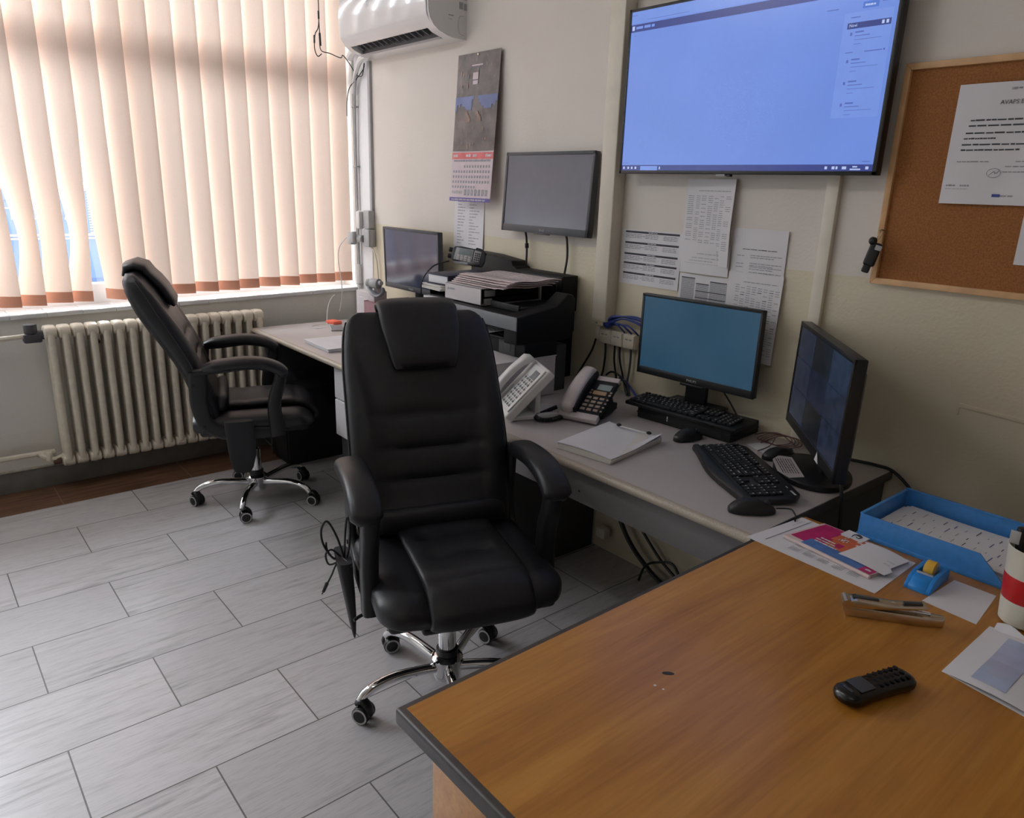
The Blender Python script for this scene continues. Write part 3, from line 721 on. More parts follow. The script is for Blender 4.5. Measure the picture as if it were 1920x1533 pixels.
    for k in range(5):
        a = 2*pi*k/5; R = M.Rotation(a, 4, 'Z')
        b = B(); tube(b, [(.035, 0, .088), (.10, 0, .098), (.17, 0, .104), (.225, 0, .098), (.268, 0, .082), (.288, 0, .062)], (.0165, .0145), 14, T=R); obj('leg', b, 'chrome', base)
        b = B(); sw = radians((-60, -5, -40, -72, -18)[k]-90+98-72*k); Rw = R @ M.Translation((.29, 0, 0)) @ M.Rotation(sw, 4, 'Z')
        cyl(b, (0, 0, .03), (0, 0, .068), .0055, n=10, T=Rw, mi=2)
        tube(b, [(.004, 0, .058), (-.012, 0, .066), (-.030, 0, .052), (-.036, 0, .03)], .017, 12, T=Rw, mi=0, flat=.55)
        for s in (-1, 1):
            ce = V((-.014, 0, .0275)); y0, y1 = s*.006, s*.025
            cyl(b, (ce.x, y0, ce.z), (ce.x, y1, ce.z), .0275, n=28, T=Rw, mi=0, bev=.004)
            yf = s*.0252
            lathe(b, [(.0195, -.0008), (.0195, .0009), (.0245, .0009), (.0245, -.0008)], 28, 1, Rw @ M.Translation((ce.x, yf, ce.z)) @ M.Rotation(radians(-90*s), 4, 'X'))
        obj('caster', b, ['plastic', 'lgrey', 'chrome'], base)
    return c
ch1 = make_chair('nearer black leather office chair facing the wood desk')
ch2 = copy_tree(ch1)
ch2['label'] = 'black leather office chair by the radiator, drawn up to the pale desk'
for c, g in ((ch1, (2.53, -1.10, -19., -98.)), (ch2, (.741, -1.005, 71., -107.))):
    c.location = (g[0], g[1], 0); c.rotation_euler = (0, 0, radians(g[2])); c['group'] = 'black office chairs'
    for k in c.children:
        if k.name.startswith('base'): k.rotation_euler = (0, 0, radians(g[3]-g[2]))
        elif c is ch1 and not k.name.startswith(('gas', 'lift')): k.location = M.Rotation(radians(19), 3, 'Z') @ V((.034, -.011, 0))
b = B(); T = TR(2.564, -1.111, 0, radians(-19)) @ M.Translation((-.08, 0, 0))
tube(b, [(.03, -.302, .49), (.02, -.32, .56), (.015, -.345, .612), (.01, -.362, .585), (.01, -.358, .54), (.02, -.335, .50), (.02, -.312, .496)], .0032, T=T)
tube(b, [(.02, -.302, .49), (.03, -.298, .58), (.035, -.292, .625), (.04, -.286, .60), (.035, -.290, .53), (.03, -.30, .49)], .003, T=T)
tube(b, [(.02, -.31, .497), (.01, -.335, .52), (.005, -.352, .505), (.01, -.345, .475), (.02, -.32, .485), (.02, -.31, .497), (.015, -.33, .492), (.01, -.348, .52), (.01, -.350, .545)], .003, T=T)
tube(b, [(.02, -.312, .494), (.015, -.327, .47), (.01, -.338, .44), (.005, -.352, .41)], .0026, T=T)
cyl(b, (.005, -.352, .412), (.002, -.363, .385), .0055, .0045, n=12, T=T); cyl(b, (.002, -.363, .386), (.001, -.367, .377), .002, n=8, T=T)
tube(b, [(.03, -.302, .475), (.0, -.315, .492), (.05, -.30, .497), (.075, -.29, .49)], .004, T=T)
single('power_lead', 'coiled black lead with plug spilling from the side pocket of the nearer chair', 'cable', b, 'plastic')
# ================================================================ screens
def rect(b, x0, x1, z0, z1, y, mi=0, T=I4):
    add(b, [(x0, y, z0), (x1, y, z0), (x1, y, z1), (x0, y, z1)], [(0, 1, 2, 3)], mi, T, sm=False)
def panel(root, w, h, z0, bez, chin, depth, frame='plastic', scr='screen_off', tilt=0., back=.02, y0=0., logo=None, logomat='lgrey', lx=0., topbez=None):
    """a screen panel facing -y, its lower edge at height z0"""
    T = M.Translation((0, y0, z0)) @ M.Rotation(radians(tilt), 4, 'X'); tb = topbez or bez
    b = B(); bb(b, -w/2, w/2, .0, depth, 0, h, .004, 3, T=T)
    rings = [[V((sx*w*k/2, yy, h/2+sz*h*k2/2)) for sx, sz in ((-1, -1), (1, -1), (1, 1), (-1, 1))] for yy, k, k2 in ((depth-.001, .92, .86), (depth+back*.6, .8, .7), (depth+back, .5, .45))]
    loft(b, rings, T=T)
    for (x0, x1, za, zb) in ((-w/2, -w/2+bez, 0, h), (w/2-bez, w/2, 0, h), (-w/2, w/2, 0, chin), (-w/2, w/2, h-tb, h)): bb(b, x0, x1, -.003, .004, za, zb, .0012, T=T)
    cs = obj('casing', b, frame, root, ang=30)
    b = B(); rect(b, -w/2+bez, w/2-bez, chin, h-tb, -.0006, 0, T); s = obj('screen', b, scr if isinstance(scr, list) else [scr], root)
    if logo:
        b = B(); text(b, logo, .013, T @ basis((lx, -.0035, chin*.32), (1, 0, 0), (0, 0, 1)), align='CENTER'); obj('logo', b, logomat, cs)
    return T
tv = thing('television', 'large wall screen showing a bright blue browser page', 'television', (2.662, -.075, 1.592))
TW, TH = .966, .552
T = M.Translation((0, 0, 0)) @ M.Rotation(radians(0), 4, 'X')
b = B(); bb(b, -TW/2, TW/2, 0, .03, 0, TH, .003); bb(b, -.33, .33, .03, .05, .06, .36, .008); bb(b, -.2, .2, .045, .074, .12, .32, .004)
for x0, x1, za, zb in ((-TW/2, -TW/2+.009, 0, TH), (TW/2-.012, TW/2, 0, TH), (-TW/2, TW/2, 0, .011), (-TW/2, TW/2, TH-.009, TH)): bb(b, x0, x1, -.004, .002, za, zb, .001)
tvc = obj('casing', b, 'plastic', tv, ang=30)
b = B(); bb(b, -.05, -.015, -.004, .012, -.006, .0, .001); obj('badge', b, 'lgrey', tvc)
b = B(); bb(b, -.012, .004, 0, .014, -.008, .0, .002); obj('sensor', b, 'plastic', tvc)
b = B()
def r2(x0, x1, z0, z1, mi, l=1): rect(b, x0-2.662, x1-2.662, z0-1.592, z1-1.592, -.001-.0004*l, mi)
SX0, SX1, SZ0, SZ1 = 2.188, 3.133, 1.6025, 2.1355
r2(SX0, SX1, SZ0, SZ1, 0, 0)
r2(SX0, SX1, 2.098, SZ1, 2); r2(SX0, SX1, 2.0695, 2.0935, 1); r2(2.194, 2.205, 2.075, 2.089, 5, 2)
r2(SX0, SX1, SZ0, 1.6215, 1); r2(2.279, 2.358, 1.6035, 1.618, 2, 2)
for x in (2.196, 2.217, 2.234, 2.252): r2(x, x+.008, 1.608, 1.616, 5, 2)
r2(2.366, 2.371, 1.607, 1.616, 5, 2)
for x, w in ((2.99, .008), (3.012, .009), (3.024, .006), (3.043, .013), (3.112, .009)): r2(x, x+w, 1.608, 1.616, 5, 2)
r2(3.067, 3.098, 1.606, 1.610, 5, 2); r2(3.074, 3.088, 1.613, 1.617, 5, 2)
r2(2.985, 3.122, 1.748, 2.022, 2); r2(2.9975, 3.119, 1.9805, 1.996, 1, 2); r2(3.034, 3.078, 2.029, 2.0455, 3, 2)
for x in (3.094, 3.106): r2(x, x+.007, 1.984, 1.993, 5, 3)
for zt in (1.971, 1.901, 1.844, 1.787):
    r2(3.009, 3.015, zt-.008, zt, 4, 3); r2(3.023, 3.047, zt-.002, zt+.002, 4, 3); r2(3.023, 3.065, zt-.0105, zt-.0085, 4, 3)
    r2(3.023, 3.10, zt-.02, zt-.0188, 4, 3); r2(3.023, 3.042, zt-.031, zt-.0298, 4, 3)
r2(3.002, 3.023, 1.919, 1.921, 4, 3); r2(3.057, 3.106, 1.918, 1.9205, 4, 3); r2(3.109, 3.114, 1.917, 1.922, 4, 3)
r2(3.005, 3.032, 2.008, 2.0105, 4, 3); r2(2.19, 2.215, 2.122, 2.1235, 4, 3); r2(2.26, 2.44, 2.1035, 2.1048, 4, 3); r2(2.93, 2.965, 2.035, 2.0375, 4, 3); r2(3.087, 3.108, 2.040, 2.043, 4, 3); r2(2.205, 2.214, 2.056, 2.0575, 4, 3); r2(2.19, 2.222, 1.6285, 1.6295, 4, 3); r2(3.10, 3.122, 1.6285, 1.6305, 4, 3)
text(b, 'Novi', .0115, basis((3.003-2.662, -.0027, 1.985-1.592), (1, 0, 0), (0, 0, 1)), 5)
hf = lambda u, v: (2.213-2.662+.09*u, -.0023, 2.0765-1.592+.012*v)
scribble(b, hf, 0, .95, .1, .8, 2, 3)
scribble(b, lambda u, v: (3.041-2.662+.03*u, -.0023, 2.034-1.592+.006*v), 0, 1, 0, .8, 5, 3)
obj('screen', b, ['tvscr', 'tvbar', 'tvpanel', 'tvbtn', 'tvink', 'tvlight'], tv)

wm = thing('monitor', 'switched off monitor mounted on the wall between the calendar and the trunking', 'monitor', (1.741, -.062, 1.342))
panel(wm, .552, .337, 0, .014, .030, .030, 'dgrey', 'screen_off2', -3.5, .012, 0., 'BenQ', 'lgrey')
b = B(); bb(b, -.05, .05, -.004, .004, -.004, .002, .002); obj('chin_tab', b, 'dgrey', wm)
b = B(); bb(b, -.06, .06, .04, .061, .10, .22, .004); obj('wall_bracket', b, 'plastic', wm)
for x, lbl, pts in ((1.60, 'left black cable hanging below the wall mounted monitor', [(1.595, -.036, 1.40), (1.597, -.03, 1.34), (1.60, -.026, 1.31), (1.603, -.024, 1.25), (1.607, -.03, 1.17)]), (1.86, 'right black cable hanging below the wall mounted monitor', [(1.852, -.036, 1.40), (1.856, -.03, 1.35), (1.862, -.026, 1.32), (1.866, -.024, 1.25), (1.858, -.03, 1.17)])):
    b = B(); tube(b, pts, .0048)
    if x == 1.60: cyl(b, (1.602, -.025, 1.292), (1.603, -.024, 1.270), .009, n=14, bev=.002)
    single('monitor_cable', lbl, 'cable', b, 'plastic', group='cables under the wall monitor')

lm = thing('monitor', 'switched off monitor standing on a mauve carton in the window corner', 'monitor', (.778, -.115, .9185))
panel(lm, .535, .325, .060, .012, .026, .028, 'dgrey', 'screen_off2', 2, .02, 0, 'PHILIPS', 'lgrey')
b = B(); cyl(b, (0, .05, .008), (0, .05, .20), .022, n=20); bb(b, -.03, .03, .028, .06, .12, .24, .004); obj('stand', b, 'dgrey', lm)
b = B(); prism(b, [(.11*cos(2*pi*k/36), .02+.07*sin(2*pi*k/36)) for k in range(36)], 0, .010, .004); obj('foot', b, 'dgrey', lm)

m1 = thing('monitor', 'monitor with a plain teal screen on the grey desk below the pinned papers', 'monitor', (2.626, -.112, .789), radians(3))
panel(m1, .487, .298, .085, .010, .027, .022, 'plastic', 'monscr', 0, .02, 0, 'PHILIPS', 'lgrey', 0.0)
b = B(); bb(b, -.05, .05, -.003, .01, .074, .088, .006); bb(b, -.043, .043, .028, .052, .0, .18, .006); bb(b, -.03, .03, .02, .05, .12, .2, .005); obj('stand', b, 'plastic', m1)
b = B(); prism(b, [(-.11, .025), (.11, .025), (.11, .085), (-.11, .085)], 0, .010, .004); obj('foot', b, 'plastic', m1)

m2 = thing('monitor', 'monitor turned sideways to the wall showing dim camera pictures', 'monitor', (3.178, -.252, .742), radians(-138+90))
T = panel(m2, .57, .328, .082, .013, .030, .030, 'plastic', 'cctv1', -1.0, .035, -.02, None, 'lgrey')
b = B(); W_, H_ = .544, .285
for i in range(3):
    for j in range(3):
        if (i*2+j) % 4 == 3: continue
        x0 = -W_/2+i*W_/3; z0 = .0305+j*H_/3
        rect(b, x0+.002, x0+W_/3-.002, z0+.002, z0+H_/3-.002, -.0012, (i+2*j) % 2, T)
obj('camera_picture', b, ['cctv2', 'cctv3'], m2)
b = B(); rect(b, -W_/2, W_/2, .0298, .0306, -.0036, 0, T); obj('lower_lip', b, 'mgrey', m2)
b = B(); bb(b, -.04, .04, .018, .045, .01, .2, .008); obj('stand', b, 'plastic', m2)
b = B(); el = [(  .142*cos(2*pi*k/48), .004+.108*sin(2*pi*k/48)) for k in range(48)]
prism(b, el, 0, .018, .005); obj('foot', b, 'plastic', m2)
b = B(); prism(b, [(-.10, -.072), (-.06, -.098), (.04, -.103), (.09, -.08), (.075, -.035), (-.09, -.035)], .0178, .0188); fn = lambda u, v: (-.09+.17*u, -.097+.06*v, .0188)
for r in range(7): scribble(b, fn, .12, .85, .12+.12*r, .05, 1, 6, off=.0003)
obj('paper_label', b, ['silver', 'ink'], m2)
b = B(); add(b, [(.10, -.024, .082), (.14, -.024, .082), (.125, -.026, .115)], [(0, 1, 2)]); obj('paper_tag', b, 'paper', m2)

# ================================================================ keyboards and mice
def keyboard(name, label, loc, rz, L=.45, D=.15, rest=False, tilt=3., legend=True):
    k = thing(name, label, 'keyboard', loc, rz, 'computer keyboards on the grey desk')
    T = M.Rotation(radians(tilt), 4, 'X'); b = B()
    if rest:
        n = 14; rr = []
        fr = lambda x: -D/2-.028-.010*cos(2*pi*x/L)
        poly = [(-L/2+L*i/n, fr(-L/2+L*i/n)) for i in range(n+1)]+[(L/2, D/2-.02), (L/2-.03, D/2+.006), (0, D/2+.012), (-L/2+.03, D/2+.006), (-L/2, D/2-.02)]
        prism(b, poly, 0, .016, .005, T=T)
        rings = []
        for i in range(n+1):
            x = -L/2+.006+(L-.012)*i/n; rings.append(sring((x, (fr(x)-D/2+.006)/2, .014), (0, (-D/2+.004-fr(x))/2, 0), (0, 0, .008), 2.4, 14))
        bc = B(); loft(bc, rings, T=T)
    else:
        prism(b, [(-L/2, -D/2), (L/2, -D/2), (L/2, D/2), (-L/2, D/2)], 0, .014, .004, T=T); bc = None
    obj('case', b, 'plastic', k)
    if bc: obj('wrist_rest', bc, 'plastic', k, ang=60)
    b = B(); u = L*.0405; zk = .0155
    rows = [(5, [1, 0, 1, 1, 1, 1, 0, 1, 1, 1, 1, 0, 1, 1, 1, 1]), (4, [1]*13+[2]), (3, [1.5]+[1]*12+[1.5]), (2, [1.75]+[1]*11+[2.25]), (1, [2.25]+[1]*10+[2.75]), (0, [1.25, 1.25, 1.25, 6, 1.25, 1.25, 1.25, 1.5])]
    dy = (D-.03)/6.1
    def key(x, y, w, h):
        box(b, (x+w/2, y+h/2, zk+.003), (w-.0025, h-.0025, .007), .0012, 1, T=T)
        if legend and w < u*2.8 and random.random() < .85:
            lx = x+w*.3; ly = y+h*.5; add(b, [(lx, ly, zk+.0068), (lx+w*.3, ly, zk+.0068), (lx+w*.3, ly+h*.22, zk+.0068), (lx, ly+h*.22, zk+.0068)], [(0, 1, 2, 3)], 1, T)
    for r, ws in rows:
        x = -L/2+.012; y = -D/2+.010+r*dy+(.004 if r == 5 else 0)
        for w in ws:
            if w: key(x, y, w*u, dy)
            x += (w if w else .6)*u
    for gx, cols, rr in ((15.3, 3, (0, 3, 4, 5)), (18.7, 4, (0, 1, 2, 3, 4))):
        for r in rr:
            for c_ in range(cols): key(-L/2+.012+(gx+c_)*u, -D/2+.010+r*dy+(.004 if r == 5 else 0), u, dy)
    key(-L/2+.012+16.3*u, -D/2+.010+dy, u, dy)
    obj('keys', b, ['plastic2', 'lgrey'], k)
    if rest:
        b = B(); box(b, (L/2-.035, D/2-.012, .0165), (.03, .005, .001), T=T); box(b, (L/2-.075, D/2-.012, .0165), (.012, .002, .001), T=T); obj('logo', b, 'lgrey', k)
    return k
def mouse(label, loc, rz, L=.115, W=.062, H=.036, group='computer mice on the grey desk'):
    m = thing('computer_mouse', label, 'mouse', loc, rz, group); b = B(); rings = []
    for i in range(17):
        t = i/16; x = -L/2+L*t; w = W/2*(sin(pi*min(1, max(0, t*.96+.02)))**.42)*(1-.12*sin(pi*t)); h = H*(sin(pi*(t*.88+.06))**.75)*(1.05-.25*t); r = []
        for k in range(24):
            a = 2*pi*k/24; y = cos(a); f = sin(a)
            r.append(V((x, w*abs(y)**.75*(1 if y >= 0 else -1), f**.8*h+.004 if f > 0 else .004*(1+f))))
        rings.append(r)
    loft(b, rings); obj('body', b, 'plastic', m, ang=60)
    b = B(); cyl(b, (L*.30, -.004, H*.60), (L*.30, .004, H*.60), .011, n=16, bev=.002); obj('scroll_wheel', b, 'dgrey', m)
    return m
def sgl(name, label, cat, b, mats, T=I4, group=None, ang=40):
    o = obj(name, b, mats, None, ang); o.matrix_world = T; return tag(o, label, cat, group)
k1 = keyboard('keyboard', 'thin black keyboard resting on the black box under the teal monitor', (2.668, -.172, .7885), radians(5), .445, .14)
k2 = keyboard('keyboard', 'black keyboard with wrist rest lying angled on the grey desk', (3.066, -.418, .7452), radians(-35.5), .44, .145, True)
b = B(); bb(b, -.19, .19, -.105, .08, 0, .0455, .004, 3, mi=0); bb(b, -.192, .192, -.107, .08, .019, .022, .001, 1, mi=0); bb(b, -.062, -.058, -.1065, -.1045, .014, .032, .0005, 1, mi=1)
bb(b, .06, .16, -.108, -.1045, .008, .03, .002, 1, mi=0)
single('set_top_box', 'flat black box supporting the teal monitor and its keyboard', 'box', b, ['plastic2', 'white'], (2.675, -.118, .7415), radians(4))
mouse('black mouse tucked against the black box under the thin keyboard', (2.763, -.290, .741), radians(80))
mouse('black mouse between the angled keyboard and the sideways monitor', (3.046, -.200, .741), radians(66))
mouse('black mouse nearest the wood desk, at the front corner of the grey desk', (3.226, -.632, .741), radians(50), .12, .065, .038)
def lead(label, pts, r=.002, m='plastic', name='cable', group=None): b = B(); tube(b, pts, r); return single(name, label, 'cable', b, m, group=group)
lead('short mouse lead running onto the wood desk corner', [(3.26, -.572, .748), (3.285, -.545, .748), (3.303, -.555, .745), (3.318, -.575, .7465), (3.33, -.60, .7465)])
lead('mouse lead trailing towards the base of the sideways monitor', [(3.077, -.155, .748), (3.10, -.11, .743), (3.12, -.08, .7425)])
lead('black cable dangling from the sideways monitor behind the wood desk', [(3.29, -.31, .80), (3.318, -.345, .765), (3.328, -.35, .72), (3.330, -.345, .66), (3.325, -.33, .5), (3.31, -.25, .25), (3.33, -.1, .03)], .005)
lead('thick black cable sliding off the rear corner of the grey desk', [(3.17, -.055, .75), (3.22, -.03, .748), (3.27, -.02, .748), (3.318, -.02, .744), (3.375, -.02, .705), (3.43, -.02, .64), (3.45, -.02, .4)], .005)

# sheet helper for pinned papers: plane facing -y (wall), from lower-left corner
def pinned(name, label, x0, z0, w, h, y0, curl, draw, cat='paper', mats=('paper', 'ink', 'inkg', 'inkl'), skew=0., group=None):
    fn = lambda u, v: (w*u+skew*v, -curl(u, v), h*v)
    b = B(); sheet(b, fn, 8, 8, .0006, 0); draw(b, fn)
    return single(name, label, cat, b, list(mats), (x0, y0, z0), group=group)
def d_bars(b, fn):
    for z in (.955, .758, .555, .385, .200):
        mark(b, fn, .06, z-.012, .955, z+.022, 1); scribble(b, fn, .45, .6, z, .012, 0, 3, off=.0014)
        for r in range(3): scribble(b, fn, .06, .34+.06*(r % 2), z-.045-.028*r, .012, 2, 4); scribble(b, fn, .40, .62, z-.045-.028*r, .012, 2, 3); scribble(b, fn, .70, .93, z-.05-.028*r, .012, 2, 4)
def d_table(b, fn):
    scribble(b, fn, .25, .92, .86, .008, 2, 9); v = .80
    while v > .06:
        for u0, u1 in ((.05, .17), (.22, .30), (.33, .43), (.47, .57), (.60, .69), (.72, .80), (.84, .95)):
            if random.random() < .72: scribble(b, fn, u0, u1, v, .007, 2, 2)
        v -= .0235
def d_note(b, fn):
    scribble(b, fn, .35, .93, .66, .03, 3, 6); scribble(b, fn, .25, .92, .52, .03, 3, 6); scribble(b, fn, .2, .7, .42, .03, 3, 5); mark(b, fn, .1, .34, .8, .352, 3)
def d_forms(b, fn):
    for u0, u1, v0, v1 in ((.05, .33, .55, .96), (.36, .62, .62, .90), (.64, .97, .60, .94), (.36, .97, .34, .55), (.05, .33, .1, .5)):
        mark(b, fn, u0, v0, u1, v1, 3, off=.0006); mark(b, fn, u0, v1-.012, u1, v1, 1, off=.001); v = v1-.03
        while v > v0+.01: scribble(b, fn, u0+.01, u1-.01, v, .008, 2, 5); v -= .022
    for v in (.80, .72, .58, .54, .47, .40): mark(b, fn, .36, v, .97, v+.010, 1, off=.0012)
def d_memo(b, fn):
    scribble(b, fn, .2, .85, .765, .008, 1, 6)
    for v in (.69, .60, .56, .50, .44): scribble(b, fn, .1, .25, v, .008, 2, 2); scribble(b, fn, .36, .95, v+.01, .008, 2, 6); scribble(b, fn, .36, .8, v-.014, .008, 2, 5)
def d_hand(b, fn):
    scribble(b, fn, .3, .92, .89, .008, 2, 6); v = .85
    while v > .12:
        for i in range(8):
            if random.random() < .75: scribble(b, fn, .16+.105*i, .16+.105*i+.075, v-.004*i, .008, 1 if random.random() < .08 else 2, 2)
        v -= .026
pinned('pinned_sheet', 'landscape sheet with five black bars taped left below the large screen', 2.149, 1.178, .294, .209, -.001, lambda u, v: .004*(1-v)*u, d_bars)
pinned('pinned_sheet', 'table printout hanging topmost below the large screen, its right side curling', 2.444, 1.285, .211, .293, -.001, lambda u, v: .003+.022*u*u*(.3+.7*(1-abs(v-.45))), d_table)
pinned('pinned_sheet', 'short blank-looking note in the middle of the pinned papers', 2.449, 1.252, .207, .105, -.001, lambda u, v: .009+.006*sin(3*u), d_note)
pinned('pinned_sheet', 'sheet of black and grey tables partly hidden behind the teal monitor', 2.449, .955, .213, .292, -.001, lambda u, v: .0055, d_forms)
pinned('pinned_sheet', 'memo with short typed lines taped at the upper right of the pinned papers', 2.659, 1.127, .206, .294, -.001, lambda u, v: .002+.004*u*v, d_memo)
pinned('pinned_sheet', 'tall handwritten list hanging at the lower right, half behind the teal monitor', 2.660, .981, .210, .295, -.001, lambda u, v: .0085+.014*u*(1-v), d_hand)
# calendar
cal = thing('calendar', 'long wall calendar with dark picture above a red barred month sheet', 'calendar', (1.052, -.012, 1.458))
CW, CH = .322, .660
yo = lambda v: .048*(1-v)**1.1
f1 = lambda u, v: (CW*u, -yo(.35+.65*v)-.004-.006*sin(pi*u)*(1-v), CH*(.35+.65*v))
b = B(); sheet(b, f1, 8, 10, .001, 0)

for i in range(24):                                              # a band of sky with a ragged skyline and a dark spire
    u = i/24; lo = .42+.05*abs(sin(i*1.7))+.03*sin(i*.6)
    if 10 <= i <= 13: lo = .53 if i in (10, 13) else .56
    if lo < .56: mark(b, f1, u, lo, u+1/24, .565, 1, off=.0014, n=1)
random.seed(11)
for i in range(60):
    u, v = random.uniform(.02, .95), random.choice((random.uniform(.02, .38), random.uniform(.6, .95))); s_ = random.uniform(.008, .03)
    mark(b, f1, u, v, min(.99, u+s_), min(.985, v+s_*random.uniform(.6, 2.2)), random.choice((2, 2, 4)), off=.0010+.00002*i, n=1)
for u in (.30, .56): 
    for k in range(6): mark(b, f1, u+.02*sin(k), .30+.018*k, u+.10-.012*k+.02*sin(k), .32+.018*k, 2, off=.0024+.0001*k, n=1)
mark(b, f1, .40, .73, .53, .80, 3, off=.003); mark(b, f1, .41, .68, .53, .72, 3, off=.003); mark(b, f1, .36, .865, .62, .88, 3, off=.003)
obj('picture', b, ['caldark', 'calsky', 'calwarm', 'calpink', 'mgrey'], cal)
f2 = lambda u, v: (CW*u, -yo(.35*v)-.0035, CH*.355*v)
b = B(); sheet(b, f2, 6, 6, .001, 0); mark(b, f2, 0, .83, 1, .955, 1); mark(b, f2, 0, .0, 1, .075, 2)
for u0, w in ((.03, .12), (.35, .12), (.52, .1), (.82, .15)): scribble(b, f2, u0, u0+w, .87, .05, 0, 2, off=.0016)
scribble(b, f2, .05, .95, .78, .035, 3, 16)
for r in range(5): 
    for i in range(14 if r < 4 else 9):
        if r == 0 and i < 4: continue
        mark(b, f2, .05+.066*i, .66-.1*r, .05+.066*i+.035, .71-.1*r, 3, n=1)
for i in range(7): mark(b, f2, .36+.085*i, .12, .36+.085*i+.055, .24, 3, n=1); mark(b, f2, .375+.085*i, .15, .36+.085*i+.04, .22, 4, off=.0016, n=1)
scribble(b, f2, .05, .32, .15, .06, 4, 5); scribble(b, f2, .05, .9, .02, .03, 4, 9, off=.0016)
obj('month_sheet', b, ['calpink', 'calred', 'calblue', 'inkg', 'lgrey'], cal)
b = B(); cyl(b, (CW*.5, -.012, CH*.985), (CW*.5, .010, CH*.985), .004, n=10); obj('nail', b, 'steel', cal)
def d_list(b, fn):
    for r in range(15): scribble(b, fn, .12, .12+random.uniform(.1, .26), .95-.045*r, .012, 2, 2); scribble(b, fn, .52, .52+random.uniform(.1, .36), .95-.045*r, .012, 2, 3)
pinned('pinned_sheet', 'typed list taped to the wall directly under the calendar', 1.012, 1.150, .243, .32, -.001, lambda u, v: .0+.01*(1-v), d_list)
# corkboard
cb = thing('corkboard', 'cork notice board in a pine frame on the right wall', 'notice board', (3.152, -.001, 1.290))
CWd, CHt, fw = .95, .595, .017
b = B(); bb(b, fw*.5, CWd-fw*.5, -.010, 0, fw*.5, CHt-fw*.5); obj('cork', b, 'cork', cb)
for nm, args in (('left', (0, fw, 0, CHt)), ('right', (CWd-fw, CWd, 0, CHt)), ('low', (0, CWd, 0, fw)), ('up', (0, CWd, CHt-fw, CHt))):
    x0, x1, za, zb = args; b = B()
    if nm in ('left', 'right'):
        s = fw if nm == 'left' else -fw; xo = x0 if nm == 'left' else x1
        poly = [(xo, za), (xo+s, za+fw), (xo+s, zb-fw), (xo, zb)]
    else:
        s = fw if nm == 'low' else -fw; zo = za if nm == 'low' else zb
        poly = [(x0, zo), (x0+fw, zo+s), (x1-fw, zo+s), (x1, zo)]
    prism(b, poly, 0, .021, .0012, T=M(((1, 0, 0, 0), (0, 0, -1, 0), (0, 1, 0, 0), (0, 0, 0, 1)))); obj('frame_rail', b, 'pine', cb)
def d_notice(b, fn):
    text(b, 'AVAPS BAIXA', .0145, basis(V(fn(.49, .822))+V((0, -.0012, 0)), (1, 0, 0), (0, 0, 1)), 1, .0001)
    for v, u0, u1 in ((.695, .20, .97), (.650, .19, .97), (.590, .17, .97), (.545, .16, .52), (.495, .15, .93), (.45, .15, .80)): scribble(b, fn, u0, u1, v, .012, 1, 7)
    scribble(b, fn, .13, .5, .355, .009, 2, 4); scribble(b, fn, .78, .93, .355, .009, 2, 2); scribble(b, fn, .68, .95, .315, .009, 2, 4); scribble(b, fn, .66, .95, .27, .009, 2, 4); scribble(b, fn, .05, .17, .15, .014, 2, 2); scribble(b, fn, .22, .33, .15, .014, 2, 2); scribble(b, fn, .05, .32, .125, .007, 3, 5)
    c0 = V(fn(.57, .265))+V((0, -.0012, 0))
    tube(b, [c0+V((.016*cos(a), 0, .011*sin(a))) for a in [2*pi*k/12 for k in range(12)]], .0006, 5, 2, closed=True); tube(b, [c0+V((-.010, 0, -.006)), c0+V((0, 0, .004)), c0+V((.004, 0, -.002)), c0+V((.012, 0, .006))], .0006, 5, 2)
    mark(b, fn, .60, .065, .69, .09, 4, n=1); scribble(b, fn, .69, .84, .07, .012, 2, 2)
    mark(b, fn, .58, .935, .64, .955, 3, n=1); scribble(b, fn, .60, .70, .94, .014, 2, 2)
pinned('pinned_notice', 'typed notice with a round stamp pinned on the corkboard', 3.302, 1.523, .21, .297, -.016, lambda u, v: .004+.020*max(0, u-.55)**1.2*(1.2-v)+.004*sin(5*u), d_notice, 'notice', ('paper', 'ink', 'inkg', 'inkl', 'bluecab'), skew=0.)
pinned('pinned_sheet', 'blank sheet on the corkboard cut off by the right picture edge', 3.509, 1.377, .21, .21, -.014, lambda u, v: .003, lambda b, fn: None)
fob = thing('key_fob', 'black car key fob hanging on a hook at the corkboard frame', 'key', (3.162, -.045, 1.375))
b = B(); T = TR(.002, -.012, 0, .2, 0, radians(13)); box(b, (0, 0, 0), (.032, .014, .068), .006, 3, T=T); ball(b, (-.012, -.004, .036), (.012, .010, .012), T=T, n=8); box(b, (-.002, 0, -.042), (.022, .010, .026), .005, 3, T=T); obj('body', b, 'plastic', fob)
b = B(); box(b, (.010, -.0075, .022), (.018, .002, .014), .001, T=T); obj('button', b, 'lgrey', fob)
b = B(); tube(b, [(.004, -.006, .04), (.009, -.008, .06), (.014, .004, .068), (.010, .010, .056), (.004, .0, .04)], .0009); tube(b, [(.020, .024, .062), (.014, .012, .068), (.010, .0, .070), (.006, -.004, .066)], .0012); obj('wire_ring', b, 'steel', fob)
